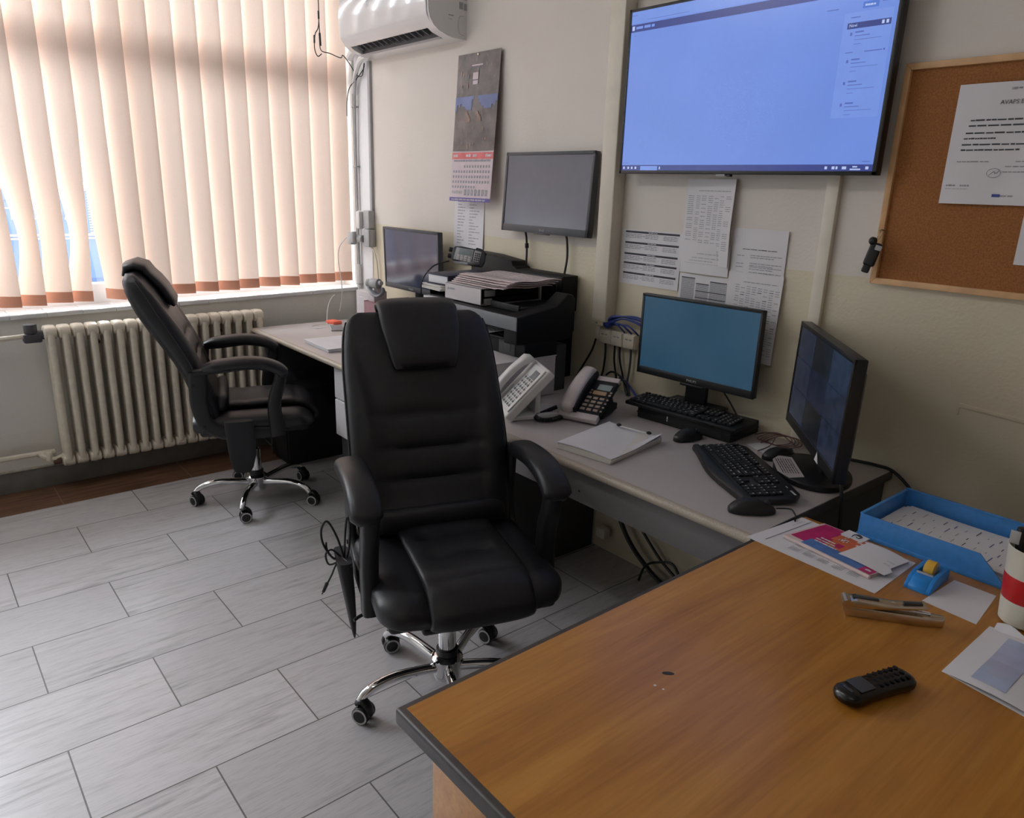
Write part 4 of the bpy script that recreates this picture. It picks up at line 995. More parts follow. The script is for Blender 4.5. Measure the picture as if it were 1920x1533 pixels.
# trunking, sockets, cables on the big wall
b = B(); bb(b, 2.067, 2.142, -.060, 0., 1.018, ZC, .002); bb(b, 2.069, 2.140, -.0615, -.06, 1.02, ZC, .0004); single('cable_trunking', 'wide cream trunking up the wall between the two wall screens', 'trunking', b, 'ivory')
b = B(); bb(b, 2.975, 3.014, -.020, 0., .75, 1.70, .002); single('cable_trunking', 'thin pale trunking below the right side of the large screen', 'trunking', b, 'ivory')
for i, lbl in enumerate(('first network outlet from the wide trunking', 'middle one of three network outlets beneath the blue cables', 'network outlet next to the teal monitor edge')):
    o = thing('network_outlet', 'cream '+lbl, 'outlet', (2.118+.0655*i, 0, .925-.0005*i), 0, 'network outlets above the grey desk')
    b = B(); bb(b, -.031, .031, -.030, 0, 0, .06, .004); bb(b, -.028, .028, -.034, -.029, .003, .057, .003); obj('box', b, 'ivory', o)
    b = B()
    for x in (-.016, .004): bb(b, x, x+.012, -.0348, -.0338, .036, .041)
    obj('port', b, 'inkg', o)
b = B(); bb(b, 2.058, 2.083, -.026, 0, .935, .99, .003); bb(b, 2.05, 2.072, -.04, -.03, 1.0, 1.008, .002)
single('outlet_box', 'small cream end box below the wide trunking', 'outlet', b, 'ivory')
b = B()
for i in range(6):
    a = random.uniform(-.008, .008); tube(b, [(2.135, -.035+a, 1.005+.004*i), (2.17, -.045+a, 1.022+.005*i), (2.23, -.04+a, 1.045+.003*i-.004*(i % 3)), (2.30, -.03+a, 1.035+.006*i-.01*(i % 3)), (2.36, -.025, .99+.006*i), (2.40, -.02, .93)], .0032)
for i in range(3): tube(b, [(2.14, -.035, 1.008), (2.18+.03*i, -.045, 1.02), (2.21+.035*i, -.042, 1.005), (2.215+.036*i, -.02, .985)], .0036)
ball(b, (2.135, -.035, 1.008), (.022, .018, .016), n=8)
single('network_cables', 'bundle of blue network cables arching out of the wide trunking', 'cable', b, 'bluecab')
for lbl, pts, m in (('thin black cable slanting from the end box down behind the printer', [(2.06, -.02, .935), (2.04, -.02, .88), (1.99, -.02, .80), (1.96, -.02, .752)], 'plastic'),
 ('black cable curving below the first network outlet', [(2.115, -.02, .925), (2.118, -.02, .87), (2.11, -.02, .80), (2.09, -.02, .752)], 'plastic'),
 ('black cable dropping below the middle network outlet', [(2.168, -.02, .925), (2.17, -.02, .86), (2.185, -.02, .80), (2.195, -.02, .75)], 'plastic'),
 ('black cable bending right below the middle network outlet', [(2.195, -.02, .925), (2.20, -.02, .87), (2.225, -.02, .80), (2.25, -.03, .755), (2.28, -.05, .746)], 'plastic'),
 ('grey cable dropping below the network outlet next to the teal monitor', [(2.255, -.02, .925), (2.256, -.02, .87), (2.25, -.02, .80), (2.24, -.02, .75)], 'dgrey'),
 ('black cable looping behind the silver and black telephone', [(2.15, -.04, .80), (2.19, -.05, .822), (2.24, -.05, .81), (2.27, -.05, .77), (2.285, -.06, .746)], 'plastic'),
 ('black cable coil standing on the desk beside the wall', [(2.215, -.045, .746), (2.22, -.05, .78), (2.245, -.05, .80), (2.275, -.05, .785), (2.30, -.06, .748)], 'plastic'),
 ('blue cable sweeping down to the desk beside the wall', [(2.215, -.03, .80), (2.25, -.03, .79), (2.29, -.04, .77), (2.33, -.05, .748), (2.36, -.06, .746)], 'bluecab')):
    lead(lbl, pts, .0042, m)
b = B(); tube(b, [(2.87, -.06, .745), (2.91, -.05, .76), (2.95, -.04, .765), (2.99, -.05, .755), (3.02, -.06, .745)], .0018)
for i in range(4):
    x = 2.955+.012*i; tube(b, [(x-.06, -.08, .745), (x-.03, -.05, .762), (x+.03, -.045, .765), (x+.055, -.075, .756), (x+.02, -.105, .746), (x-.04, -.10, .746)], .0016, closed=True)
tube(b, [(2.93, -.12, .744), (2.96, -.09, .765), (2.975, -.14, .75), (2.97, -.20, .744)], .0018)
single('wire_tangle', 'tangle of thin dark wires behind the two mice', 'cable', b, 'copper')
fn = lambda u, v: (.115*u, .10*v, 0.)
b = B(); sheet(b, fn, 2, 2, .0008); scribble(b, fn, .4, .8, .5, .02, 1, 1); single('note_slip', 'small paper slip under the wire tangle behind the keyboard', 'paper', b, ['paper', 'copper'], (2.905, -.165, .7415), radians(-22))
lead('thin black cable rising behind the teal monitor stand', [(2.70, -.05, .88), (2.74, -.04, .83), (2.78, -.035, .78), (2.82, -.04, .746)], .003)
# floor level things under the grey desk
b = B(); bb(b, 2.17, 2.22, -.06, -.02, .08, .125, .006); single('power_adaptor', 'pale power adaptor at the wall under the grey desk', 'adaptor', b, 'ivory')
lead('thick black cable lying along the wall under the grey desk', [(2.20, -.04, .34), (2.26, -.05, .26), (2.34, -.05, .14), (2.44, -.05, .06), (2.58, -.06, .012), (2.8, -.07, .01)], .010)
lead('second black cable drooping along the wall under the grey desk', [(2.24, -.03, .36), (2.32, -.03, .27), (2.42, -.03, .17), (2.52, -.03, .09), (2.66, -.04, .03)], .006)
lead('black loop of cable standing up under the grey desk edge', [(2.46, -.10, .01), (2.49, -.10, .09), (2.56, -.10, .135), (2.62, -.10, .15), (2.66, -.10, .10), (2.70, -.10, .01)], .005)
# telephones
ph = thing('telephone', 'white desk telephone tilted steeply on its stand beside the white cabinet', 'telephone', (2.240, -.562, .741), radians(-25))
b = B(); prism(b, [(-.08, -.075), (.075, -.075), (.06, .11), (-.07, .11)], 0, .018, .005); bb(b, -.05, .05, .025, .045, .015, .10, .004); obj('stand', b, 'white', ph)
TP = basis((0, -.10, .026), (1, 0, 0), (0, .69, .724)); L = .225
b = B(); bb(b, -.095, .095, 0, L, -.038, -.004, .008, 3, T=TP); prism(b, [(-.03, .02), (.088, .02), (.088, L-.012), (-.03, L-.012)], -.004, .002, .002, T=TP); obj('body', b, 'white', ph)
b = B(); bb(b, .02, .070, L-.065, L-.03, .002, .0035, .0006, T=TP); obj('display', b, 'mgrey', ph)
b = B()
for r in range(7):
    for c_ in range(4): bb(b, -.016+.024*c_, -.003+.024*c_, .035+.019*r, .044+.019*r, .002, .0042, .001, 1, mi=0, T=TP); bb(b, -.013+.024*c_, -.006+.024*c_, .0465+.019*r, .0495+.019*r, .002, .0023, mi=1, T=TP)
obj('keypad', b, ['mgrey', 'dgrey'], ph)
b = B(); rings = []
for i in range(17):
    t = i/16; y = .008+(L-.010)*t; e = abs(2*t-1); rings.append(sring((-.062, y, .020+.020*(1-e**2.5)), (.026*(.80+.2*e**2)*(1 if 0 < i < 16 else .6), 0, 0), (0, 0, .014+.010*max(0, e-.6)/.4 if 0 < i < 16 else .010), 3, 20))
loft(b, rings, T=TP); obj('handset', b, 'white', ph, ang=60)
p2_ = thing('telephone', 'silver and black corded telephone with grey display beside the papers', 'telephone', (2.385, -.372, .741), radians(19))
TP = basis((0, -.108, .020), (1, 0, 0), (0, .875, .485)); L = .225; hw = .074
b = B(); bb(b, -hw, hw, 0, L, -.020, .0, .005, 3, T=TP); obj('body', b, 'plastic2', p2_)
b = B(); prism(b, [(-.02, 0), (.11, .012), (.11, .035), (.075, .042), (.055, .075), (.085, .09), (.085, .112), (.05, .092), (-.0, .045)], -.06, .06, .003, T=TX); obj('stand', b, 'plastic2', p2_)
b = B(); bb(b, -hw-.001, hw+.001, -.002, .028, -.018, .003, .004, 3, T=TP); obj('silver_band', b, 'silver', p2_)
b = B(); bb(b, -.012, hw+.001, L-.022, L+.001, -.012, .003, .003, 3, T=TP); obj('silver_band', b, 'silver', p2_)
b = B(); bb(b, .010, .062, L-.072, L-.042, 0, .002, .0006, T=TP); obj('display', b, 'lcd', p2_)
b = B()
for r in range(4):
    for c_ in range(3): bb(b, -.008+.025*c_, .010+.025*c_, .042+.020*r, .053+.020*r, 0, .004, .001, 1, mi=0, T=TP)
    bb(b, .068, .076, .044+.020*r, .051+.020*r, 0, .003, .0008, 1, mi=0, T=TP)
for y in (.128, .142): bb(b, -.009, -.001, y, y+.008, 0, .003, .0008, 1, mi=0, T=TP); bb(b, .066, .075, y, y+.008, 0, .003, .0008, 1, mi=0, T=TP)
bb(b, .004, .056, .126, .146, 0, .0035, .001, 1, mi=1, T=TP); bb(b, .012, .052, L-.082, L-.079, 0, .001, mi=0, T=TP)
obj('keypad', b, ['key', 'keytan'], p2_)
b = B(); rings = []
for i in range(21):
    t = i/20; y = .012+(L+.002)*t; e = abs(2*t-1); k = 1 if 0 < i < 20 else .55
    rings.append(sring((-.046, y, .014+.018*(1-e**2.2)), (.028*k, 0, 0), (0, 0, (.015+.006*e)*k), 2.8, 20))
loft(b, rings, T=TP); hs = obj('handset', b, 'silver', p2_, ang=60)
b = B(); rings = [sring((-.017, .02+(L-.02)*i/10, .012+.012*(1-abs(i/5-1)**2)), (.006, 0, 0), (0, 0, .012), 3, 12) for i in range(11)]; loft(b, rings, T=TP); obj('handset_side', b, 'plastic2', hs)
b = B(); pts = catmull([(2.318, -.475, .775), (2.300, -.52, .757), (2.308, -.565, .751), (2.345, -.575, .751), (2.365, -.545, .751), (2.362, -.50, .751), (2.350, -.47, .752)], 16)
rings = []
for i, p in enumerate(pts):
    d = (pts[min(i+1, len(pts)-1)]-pts[max(i-1, 0)]).normalized(); u, w = frame_of(d); r = .0088 if i % 2 else .0066
    rings.append([p+u*(r*cos(2*pi*k/10))+w*(r*sin(2*pi*k/10)) for k in range(10)])
loft(b, rings); obj('curly_cord', b, 'plastic', p2_).matrix_local = TR(2.385, -.372, .741, radians(19)).inverted()
# paper stack on the grey desk
ps = thing('paper_stack', 'thick stack of white papers with a strip fastener on the grey desk', 'papers', (2.572, -.712, .741), radians(8.5))
f0 = lambda u, v: (.208*u, .292*v, .019+.003*sin(4*u+2*v)+.05*max(0, u-.82)*max(0, v-.5)+.03*max(0, .12-u)*v)
b = B()
for i in range(6): box(b, (.104+random.uniform(-.002, .002), .146+random.uniform(-.002, .002), .0015+.003*i), (.206, .29, .0026), .0006, 1)
obj('sheets', b, 'paper2', ps)
b = B(); sheet(b, f0, 12, 12, .0006, 0); mark(b, f0, .1, .80, .55, .804, 2); mark(b, f0, .55, .86, .95, .864, 2); mark(b, f0, .54, .80, .544, .86, 2, n=1)
for v in (.6, .5, .42): scribble(b, f0, .2, .6, v, .01, 3, 4)
f00 = lambda u, v: (.209*u, .293*v, .0205+.003*sin(4*u+2*v)+.16*max(0, u-.86)*max(0, v-.45)); sheet(b, f00, 14, 12, .0006, 0)
obj('top_sheet', b, ['paper', 'ink', 'inkg', 'inkl'], ps)
b = B(); box(b, (.115, .268, .0285), (.12, .007, .003), .001, mi=0)
for x in (.055, .172): ball(b, (x, .268, .031), (.0095, .007, .0055), 1, n=8)
obj('strip_fastener', b, ['white', 'plastic'], ps)
# ================================================================ printer corner
b = B(); bb(b, 1.61, 2.09, -.63, -.275, .7415, .897, .003, mi=0); bb(b, 1.63, 2.06, -.268, -.19, .7415, .93, .002, mi=1); bb(b, 1.60, 2.0925, -.632, -.272, .896, .9, .001, mi=0)
single('printer_cabinet', 'white low cabinet on the desk carrying the black printer', 'cabinet', b, ['wcard', 'darkpanel'])
prn = thing('printer', 'black office printer on the white low cabinet', 'printer', (1.86, -.33, .9003))
b = B(); bb(b, -.25, .23, -.11, .06, 0, .06, .004); bb(b, -.25, .12, -.10, .145, .055, .075, .004)
PX = M(((0, 0, 1, 0), (1, 0, 0, 0), (0, 1, 0, 0), (0, 0, 0, 1)))
prism(b, [(-.152, .058), (.10, .055), (.135, .062), (.15, .09), (.15, .21), (.135, .232), (.11, .236), (.05, .192), (-.05, .178), (-.152, .163)], .15, .23, bev=.006, T=PX, seg=3)
prism(b, [(-.0, .062), (.13, .062), (.148, .09), (.148, .152), (.13, .164), (-.0, .164)], -.25, .16, bev=.005, T=PX)
bb(b, -.25, -.21, -.15, .02, .055, .165, .005); obj('body', b, 'pblack', prn, ang=35)
b = B(); bb(b, -.25, .228, -.153, .02, .112, .164, .004, 3); bb(b, -.25, -.12, -.158, -.150, .10, .12, .003); obj('lid', b, 'pblack', prn)
b = B(); bb(b, -.25, .2285, -.1545, -.150, .112, .164, .002); obj('front_bar', b, 'mgrey', prn)
b = B(); bb(b, .075, .175, -.1125, -.108, .001, .062, .003); bb(b, .112, .150, -.115, -.110, .018, .046, .002); obj('front_inset', b, 'darkpanel', prn)
b = B(); bb(b, -.22, .13, -.135, -.08, .062, .072, .003); obj('output_tray', b, 'pblack', prn)
fn = lambda u, v: (.27*u, .16*v, .0)
b = B(); sheet(b, fn, 4, 4, .001, 0)
for i in range(26):
    u, v = random.uniform(.3, .93), random.uniform(.05, .8); mark(b, fn, u, v, u+random.uniform(.02, .05), v+random.uniform(.03, .07), random.choice((1, 1, 2, 3)), n=1)
single('printed_sheet', 'speckled printed sheet lying in the printer output tray', 'paper', b, ['paper', 'calwarm', 'ink', 'lcd'], (1.635, -.472, .9775))
b = B(); bb(b, 1.83, 2.005, -.40, -.11, 1.066, 1.074, .002); bb(b, 1.83, 2.005, -.405, -.398, 1.066, 1.092, .002); bb(b, 1.999, 2.005, -.40, -.11, 1.066, 1.082, .002)
single('letter_tray', 'black letter tray sticking out right of the white paper box', 'tray', b, 'plastic2')
wb = thing('paper_box', 'white open sided paper box with small grey print on the printer', 'box', (1.552, -.435, 1.0665))
b = B(); prism(b, [(0, 0), (.25, 0), (.25, .069), (.012, .069), (.003, .065), (0, .056)], 0, .004, T=M(((1, 0, 0, 0), (0, 0, 1, 0), (0, 1, 0, 0), (0, 0, 0, 1)))); bb(b, .004, .252, 0, .33, .065, .069, .001); bb(b, 0, .004, 0, .33, 0, .06, .001); bb(b, .236, .252, .322, .33, 0, .069, .003); bb(b, 0, .25, 0, .33, 0, .003)
obj('shell', b, 'wcard', wb)
b = B(); fn = lambda u, v: (.02+.05*u, -.0003, .042+.009*v); mark(b, fn, 0, -.3, .17, 1.1, 0, n=1); scribble(b, fn, .26, 1., .1, .8, 0, 5); obj('print', b, ['inkg'], wb)
b = B(); bb(b, .01, .245, .012, .31, .006, .028, .002); bb(b, .01, .248, .014, .30, .034, .06, .002); obj('drawer', b, 'pblack', wb)
b = B(); bb(b, .244, .2515, .02, .075, .034, .060, .002); bb(b, .244, .251, .02, .06, .004, .026, .002); obj('side_lip', b, 'lgrey', wb)
for i in range(5):
    b = B(); a = .01*i
    fn = lambda u, v, i=i: (.35*u, .26*v, .0045*sin(7*u+.3*i)*v*(1-v)*2+.003*sin(9*v+.15*i)+.004*(u > .85)*(5-i)*.2)
    sheet(b, fn, 20, 14, .0026, 0)
    if i == 4:
        for r in range(9): scribble(b, fn, .06, .44, .1+.09*r, .03, 1, 4, off=.0005); scribble(b, fn, .52, .94, .1+.09*r, .03, 1, 4, off=.0005)
    single('newspaper', ('bottom', 'second lowest', 'middle', 'second highest', 'topmost')[i]+' newspaper of the pile on the white paper box', 'newspaper', b, ['news', 'inkg'], (1.572+.008*i, -.415+.004*i, 1.1425+.0074*i), radians(2*sin(i*2.)), 'newspapers on the white paper box')
b = B(); pr = [(1.33, 1.03), (1.97, 1.03), (1.97, 1.18), (1.665, 1.182), (1.655, 1.19), (1.64, 1.192), (1.63, 1.213), (1.47, 1.228), (1.33, 1.232)]
prism(b, [(x, z) for x, z in pr],   .01, .098, .003, mi=0, T=M(((1, 0, 0, 0), (0, 0, -1, 0), (0, 1, 0, 0), (0, 0, 0, 1)))); bb(b, 1.34, 1.96, -.095, -.015, .7415, 1.035, .003, mi=0); bb(b, 1.93, 1.965, -.101, -.095, 1.05, 1.175, .002, mi=0); bb(b, 1.70, 1.93, -.1005, -.097, 1.14, 1.172, .002, mi=1)
single('document_scanner', 'tall stepped black machine against the wall behind the printer', 'machine', b, ['pblack', 'plastic'], (-.045, 0, 0))
rd = thing('two_way_radio', 'grey two way radio with keypad propped on the stacked trays', 'radio', (1.455, -.25, 1.1945))
b = B(); bb(b, -.04, .06, -.04, .03, 0, .012, .004); obj('mount', b, 'mgrey', rd)
TP = TR(0, 0, .034, radians(46)) @ M.Rotation(radians(-14), 4, 'X') @ M.Rotation(radians(9), 4, 'Y')
b = B(); pl = [(-.068, -.022), (-.060, -.030), (.03, -.038), (.076, -.036), (.084, -.01), (.082, .022), (.066, .036), (-.03, .037), (-.058, .032), (-.068, .02)]
XZ = M(((1, 0, 0, 0), (0, 0, 1, 0), (0, 1, 0, 0), (0, 0, 0, 1)))
prism(b, pl, -.014, .016, .004, T=TP @ XZ); obj('body', b, 'dgrey', rd)
b = B(); prism(b, [(-.056, -.025), (.028, -.031), (.028, .031), (-.05, .028)], -.0165, -.012, .002, mi=0, T=TP @ XZ); prism(b, [(.032, -.031), (.060, -.030), (.064, .028), (.032, .031)], -.0165, -.012, .002, mi=0, T=TP @ XZ); obj('faceplate', b, 'lgrey', rd)
b = B(); bb(b, -.035, .022, -.0175, -.016, .002, .026, .0006, T=TP); obj('display', b, 'lcd', rd)
b = B()
for r in range(3):
    for c_ in range(4): bb(b, -.042+.017*c_, -.030+.017*c_, -.019, -.016, -.026+.0085*r, -.0195+.0085*r, .001, 1, mi=0, T=TP)
for r in range(5):
    for c_ in range(3): bb(b, .037+.0085*c_, .0425+.0085*c_, -.0185, -.016, -.024+.0095*r, -.018+.0095*r, .001, 1, mi=1, T=TP)
obj('keypad', b, ['white', 'plastic'], rd)
b = B()
for z in (.014, -.014): cyl(b, (-.066, -.004, z), (-.084, -.004, z), .0105, n=16, T=TP, bev=.003)
obj('knob', b, 'plastic', rd)
b = B(); prism(b, [(.03, .036), (.036, .046), (.06, .044), (.085, .028), (.082, .02)], 0, .016, .002, T=TP @ XZ); obj('clip', b, 'plastic', rd)
b = B(); tube(b, [(-.058, -.055, .009), (-.078, -.085, .0), (-.09, -.13, -.02), (-.094, -.178, -.08), (-.094, -.18, -.16), (-.09, -.18, -.22)], .0032); obj('lead', b, 'plastic', rd)
z = .7415
for nm, lbl, cat, h, m, x0, x1, y0, y1, r in (('file_box', 'dark file box at the bottom of the stack left of the white paper box', 'box', .283, 'plastic2', 1.37, 1.53, -.40, -.12, 0),
  ('paper_stack', 'white papers above the dark file box', 'papers', .030, 'paper', 1.365, 1.53, -.42, -.13, 3), ('letter_tray', 'black tray between two layers of papers left of the white paper box', 'tray', .032, 'plastic2', 1.38, 1.53, -.40, -.12, 0),
  ('paper_stack', 'upper papers sticking out below the navy binder', 'papers', .022, 'paper2', 1.36, 1.525, -.425, -.13, -4), ('binder', 'navy binder topping the stack left of the white paper box', 'binder', .046, 'bluefold', 1.372, 1.53, -.41, -.13, 2)):
    b = B(); cx, cy = (x0+x1)/2, (y0+y1)/2
    if cat == 'papers':
        for i in range(4): box(b, (random.uniform(-.006, .006), random.uniform(-.006, .006), (i+.5)*h/4), (x1-x0, y1-y0, h/4-.0008), .0008, 1)
    elif cat == 'binder': box(b, (0, 0, .002), (x1-x0, y1-y0, .004), .001); box(b, (0, 0, h-.002), (x1-x0, y1-y0, .004), .001); box(b, ((x1-x0)/2-.003, 0, h/2), (.005, y1-y0, h), .002); box(b, (-.004, 0, h/2), (x1-x0-.02, y1-y0-.012, h-.012), .001, mi=1)
    elif cat == 'tray': box(b, (0, 0, .003), (x1-x0, y1-y0, .006), .002); box(b, (0, (y1-y0)/2-.003, h/2), (x1-x0, .005, h), .002); box(b, (-(x1-x0)/2+.003, 0, h/2), (.005, y1-y0, h), .002); box(b, ((x1-x0)/2-.003, 0, h/2), (.005, y1-y0, h), .002)
    else: box(b, (0, 0, h/2), (x1-x0, y1-y0, h), .005); box(b, (0, -(y1-y0)/2-.002, h*.7), (.05, .004, .02), .002)
    single(nm, lbl, cat, b, [m, 'paper'], (cx, cy, z), radians(r)); z += h+.0005
# window corner of the pale desk
b = B(); bb(b, -.21, .21, -.14, .135, 0, .174, .003); bb(b, -.21, -.204, -.14, .135, .17, .178, .001)
cm = single('carton', 'mauve carton under the corner monitor', 'carton', b, 'mauve', (.80, -.165, .7415), radians(-2))
for i in range(3):
    fn = lambda u, v, i=i: (.20*u, .12*v, .012*sin(pi*u)*(1 if i == 2 else .4)*v+.001)
    b = B(); sheet(b, fn, 10, 5, .0008, 0)
    single('pink_sheet', ('lowest', 'middle', 'uppermost, bulging')[i]+' pinkish sheet on the mauve carton before the corner monitor', 'paper', b, 'pinkpaper', (.76+.02*i, -.302+.006*i, .9168+.0019*i), radians(3*i), 'pinkish sheets on the mauve carton')
b = B(); bb(b, -.075, .07, -.06, .05, 0, .215, .006); bb(b, -.055, .05, -.062, -.058, .03, .18, .002); single('white_box', 'white upright box by the window corner, left of the corner monitor', 'box', b, 'wcard', (.49, -.19, .7415), radians(4))
dv = thing('grey_device', 'grey plastic device with round knob and curved arm before the corner monitor', 'device', (.625, -.25, .9162))
b = B(); bb(b, -.03, .04, -.03, .03, 0, .075, .008); obj('post', b, 'wcard', dv)
b = B(); cyl(b, (-.03, -.03, .098), (-.005, -.015, .098), .022, n=20, bev=.003); cyl(b, (-.005, -.015, .098), (.045, .0, .098), .027, n=20, bev=.003); cyl(b, (.045, 0, .104), (.07, .0, .104), .012, n=12); obj('knob', b, 'lgrey', dv)
b = B(); tube(b, [(-.005, -.02, .088), (.015, -.028, .064), (.06, -.038, .048), (.105, -.04, .044), (.135, -.04, .054), (.15, -.035, .072), (.14, -.03, .088)], [.022, .012], 12, flat=.45); obj('arm', b, 'mgrey', dv)
b = B()
for i in range(5): box(b, (random.uniform(-.002, .002), random.uniform(-.002, .002), .002+.0034*i), (.29, .205, .003), .0008, 1)
single('paper_stack', 'neat stack of papers at the front edge of the pale desk', 'papers', b, 'paper', (.805, -.585, .741), radians(-2))
b = B(); bb(b, -.04, .04, -.03, .03, 0, .02, .006); single('coral_case', 'small coral red case on the pale desk below the window', 'case', b, 'redtag', (.255, -.315, .741), radians(10))
pn = thing('mobile_phone', 'grey mobile phone with a charging cord on the pale desk', 'phone', (.40, -.37, .741), radians(-22))
b = B(); bb(b, -.075, .075, -.037, .037, 0, .009, .003, 3); obj('body', b, 'lgrey', pn)
b = B(); bb(b, -.07, .07, -.033, .033, .0088, .0094, .0003); obj('glass', b, 'mgrey', pn)
lead('thin white charging cord curling over the pale desk from the window socket', [(.30, -.345, .746), (.25, -.40, .744), (.29, -.47, .744), (.36, -.46, .744), (.33, -.395, .745)], .002, 'white')
lead('thin white cord rising from the pale desk in front of the sill', [(.26, -.36, .743), (.20, -.33, .76), (.15, -.30, .81), (.13, -.27, .86), (.13, -.24, .89)], .0022, 'white')
# ================================================================ on the wood desk
ZW = .7427
def flat(name, label, corners, draw, mats, cat='paper', z=ZW, lift=lambda u, v: 0., nu=6, nv=6, th=.0005):
    (ax, ay), (bx, by), (cx, cy), (dx, dy) = corners            # u along a>b, v along a>d
    fn = lambda u, v: ((1-u)*(1-v)*ax+u*(1-v)*bx+u*v*cx+(1-u)*v*dx, (1-u)*(1-v)*ay+u*(1-v)*by+u*v*cy+(1-u)*v*dy, z+th+lift(u, v))
    b = B(); sheet(b, fn, nu, nv, th, 0); draw(b, fn); return single(name, label, cat, b, mats)
def d_doc(b, fn):
    for v in range(3): pass
    mark(b, fn, .105, .12, .110, .98, 1, n=4)
    for i, u in enumerate((.06, .17, .20, .235)): 
        for k in range(5): 
            if i == 0 and k < 3: continue
            mark(b, fn, u, .30+.13*k, u+.006, .30+.13*k+random.uniform(.05, .11), 3, n=1)
    for blk in range(5):
        u = .29+.115*blk
        for l in range(6):
            for k in range(3): mark(b, fn, u+.014*l, .14+.13*k, u+.014*l+.006, .14+.13*k+random.uniform(.08, .12), 3, n=1)
flat('printed_letter', 'white printed letter under the colourful brochure on the wood desk', [(3.303, -.772), (3.617, -.784), (3.612, -.573), (3.326, -.557)], d_doc, ['paper', 'ink', 'inkg', 'inkl'])
br = thing('brochure', 'magenta and orange brochure with white pages lying on the printed letter', 'brochure', (3.362, -.705, ZW+.0006), radians(-8))
b = B(); n = 12
fb = lambda u, v: (.222*u, .152*v, .0075*(1-.55*v)+.003*sin(pi*u)*v+.0015)
rings = []
sheet(b, fb, 12, 8, .0012, 0); bb(b, 0, .222, 0, .150, 0.0, .0012, .0004, 1, mi=0); bb(b, .002, .220, .001, .148, .0013, .0035, .0004, 1, mi=0); tube(b, [(0, .001, .0052), (.222, .001, .0052)], .0042, 10, 0, sub=0)
obj('pages', b, 'pinkpaper', br)
b = B()
def pm(us, vs, mi, off=.0006):
    add(b, [V(fb(u, v))+V((0, 0, off)) for u, v in zip(us, vs)], [tuple(range(len(us)))], mi, sm=False)
def pgrid(u0, u1, v0, v1, mi, off):
    m = 5
    for i in range(m): mark(b, fb, u0, v0+(v1-v0)*i/m, u1, v0+(v1-v0)*(i+1)/m, mi, off=off, n=4)
pgrid(.03, .34, .10, .98, 0, .0004); pgrid(.34, .64, .28, .98, 1, .0004); pgrid(.20, .86, .02, .28, 2, .0005); pgrid(.86, .99, .02, .24, 0, .0006); pgrid(.30, .42, .55, .92, 1, .0006); pgrid(.56, .66, .82, .98, 2, .0008); pgrid(.42, .50, .34, .50, 0, .0008)
for v, u0, u1 in ((.34, .22, .45), (.42, .24, .42), (.26, .24, .5)): scribble(b, fb, u0, u1, v, .035, 3, 4, off=.0012)
for v, u0, u1 in ((.90, .50, .63), (.78, .50, .64), (.66, .54, .66), (.80, .30, .4)): scribble(b, fb, u0, u1, v, .05, 3, 3, off=.0012)
for i in range(14): a = random.uniform(0, 6.3); r = random.uniform(0, .05); mark(b, fb, .40+r*cos(a), .66+2*r*sin(a), .412+r*cos(a), .70+2*r*sin(a), 3, off=.0014, n=1)
scribble(b, fb, .90, .96, .10, .05, 3, 2, off=.001)
obj('cover', b, ['magenta', 'orange', 'bluepr', 'paper'], br)
b = B(); fw_ = lambda u, v: (.125+.10*u+.012*(v < .3)*u, .030+.115*v, .0086+.006*sin(pi*min(1, u*.8+.15))*(.5+.5*v)-.002*v); sheet(b, fw_, 10, 8, .0006, 0); scribble(b, fw_, .78, .95, .55, .03, 1, 2); scribble(b, fw_, .80, .95, .40, .03, 1, 2); obj('white_page', b, ['paper', 'inkl'], br)
b = B(); fs_ = lambda u, v: (.062+.055*u, .128+.034*v, .0090+.002*v); sheet(b, fs_, 4, 3, .0006, 0); tube(b, [V(fs_(u, v))+V((0, 0, .001)) for u, v in ((.45, .25), (.42, .6), (.55, .85), (.75, .7), (.72, .35), (.58, .4))], .0009, 5, 1); mark(b, fs_, .5, .6, .7, .8, 1, n=1); obj('sticker', b, ['paper', 'ink'], br)
td = thing('tape_dispenser', 'small blue tape dispenser with a yellow roll between papers and tray', 'tape dispenser', (3.664, -.646, ZW-.0002), radians(2))
b = B(); pf = [(-.058, 0), (.052, 0), (.054, .016), (.046, .030), (.022, .033), (.018, .020), (-.006, .018), (-.012, .030), (-.022, .032), (-.040, .026), (-.056, .010)]
prism(b, [(-.058, 0), (.052, 0), (.054, .018), (.044, .030), (-.016, .030), (-.040, .022), (-.057, .008)], -.026, -.0165, .002, T=PX, seg=2); prism(b, [(-.058, 0), (.052, 0), (.054, .018), (.044, .030), (-.016, .030), (-.040, .022), (-.057, .008)], .0165, .026, .002, T=PX, seg=2)
prism(b, [(-.0585, 0), (.0525, 0), (.0535, .017), (.046, .029), (.034, .029), (.028, .008), (-.004, .007), (-.012, .028), (-.020, .0285), (-.040, .0225), (-.0575, .009)], -.018, .018, .0008, T=PX, seg=1); obj('base', b, 'blue', td)
b = B(); cyl(b, (-.0095, .012, .027), (.0095, .012, .027), .020, n=28, bev=.001); obj('roll', b, 'yellow', td)
b = B(); cyl(b, (-.012, .012, .027), (.012, .012, .027), .0125, n=20); obj('core', b, 'clear', td)
b = B(); bb(b, -.016, .016, -.0235, -.0225, .026, .0315, .0003); obj('cutter', b, 'silver', td)
st = thing('stapler', 'metal plier stapler lying on the wood desk', 'stapler', (3.683, -.853, ZW-.0002), radians(36.5))
b = B(); prism(b, [(-.088, -.013), (.05, -.0135), (.088, -.007), (.092, 0), (.088, .007), (.05, .0135), (-.088, .013)], 0, .021, .003, T=I4); obj('magazine', b, 'steel', st)
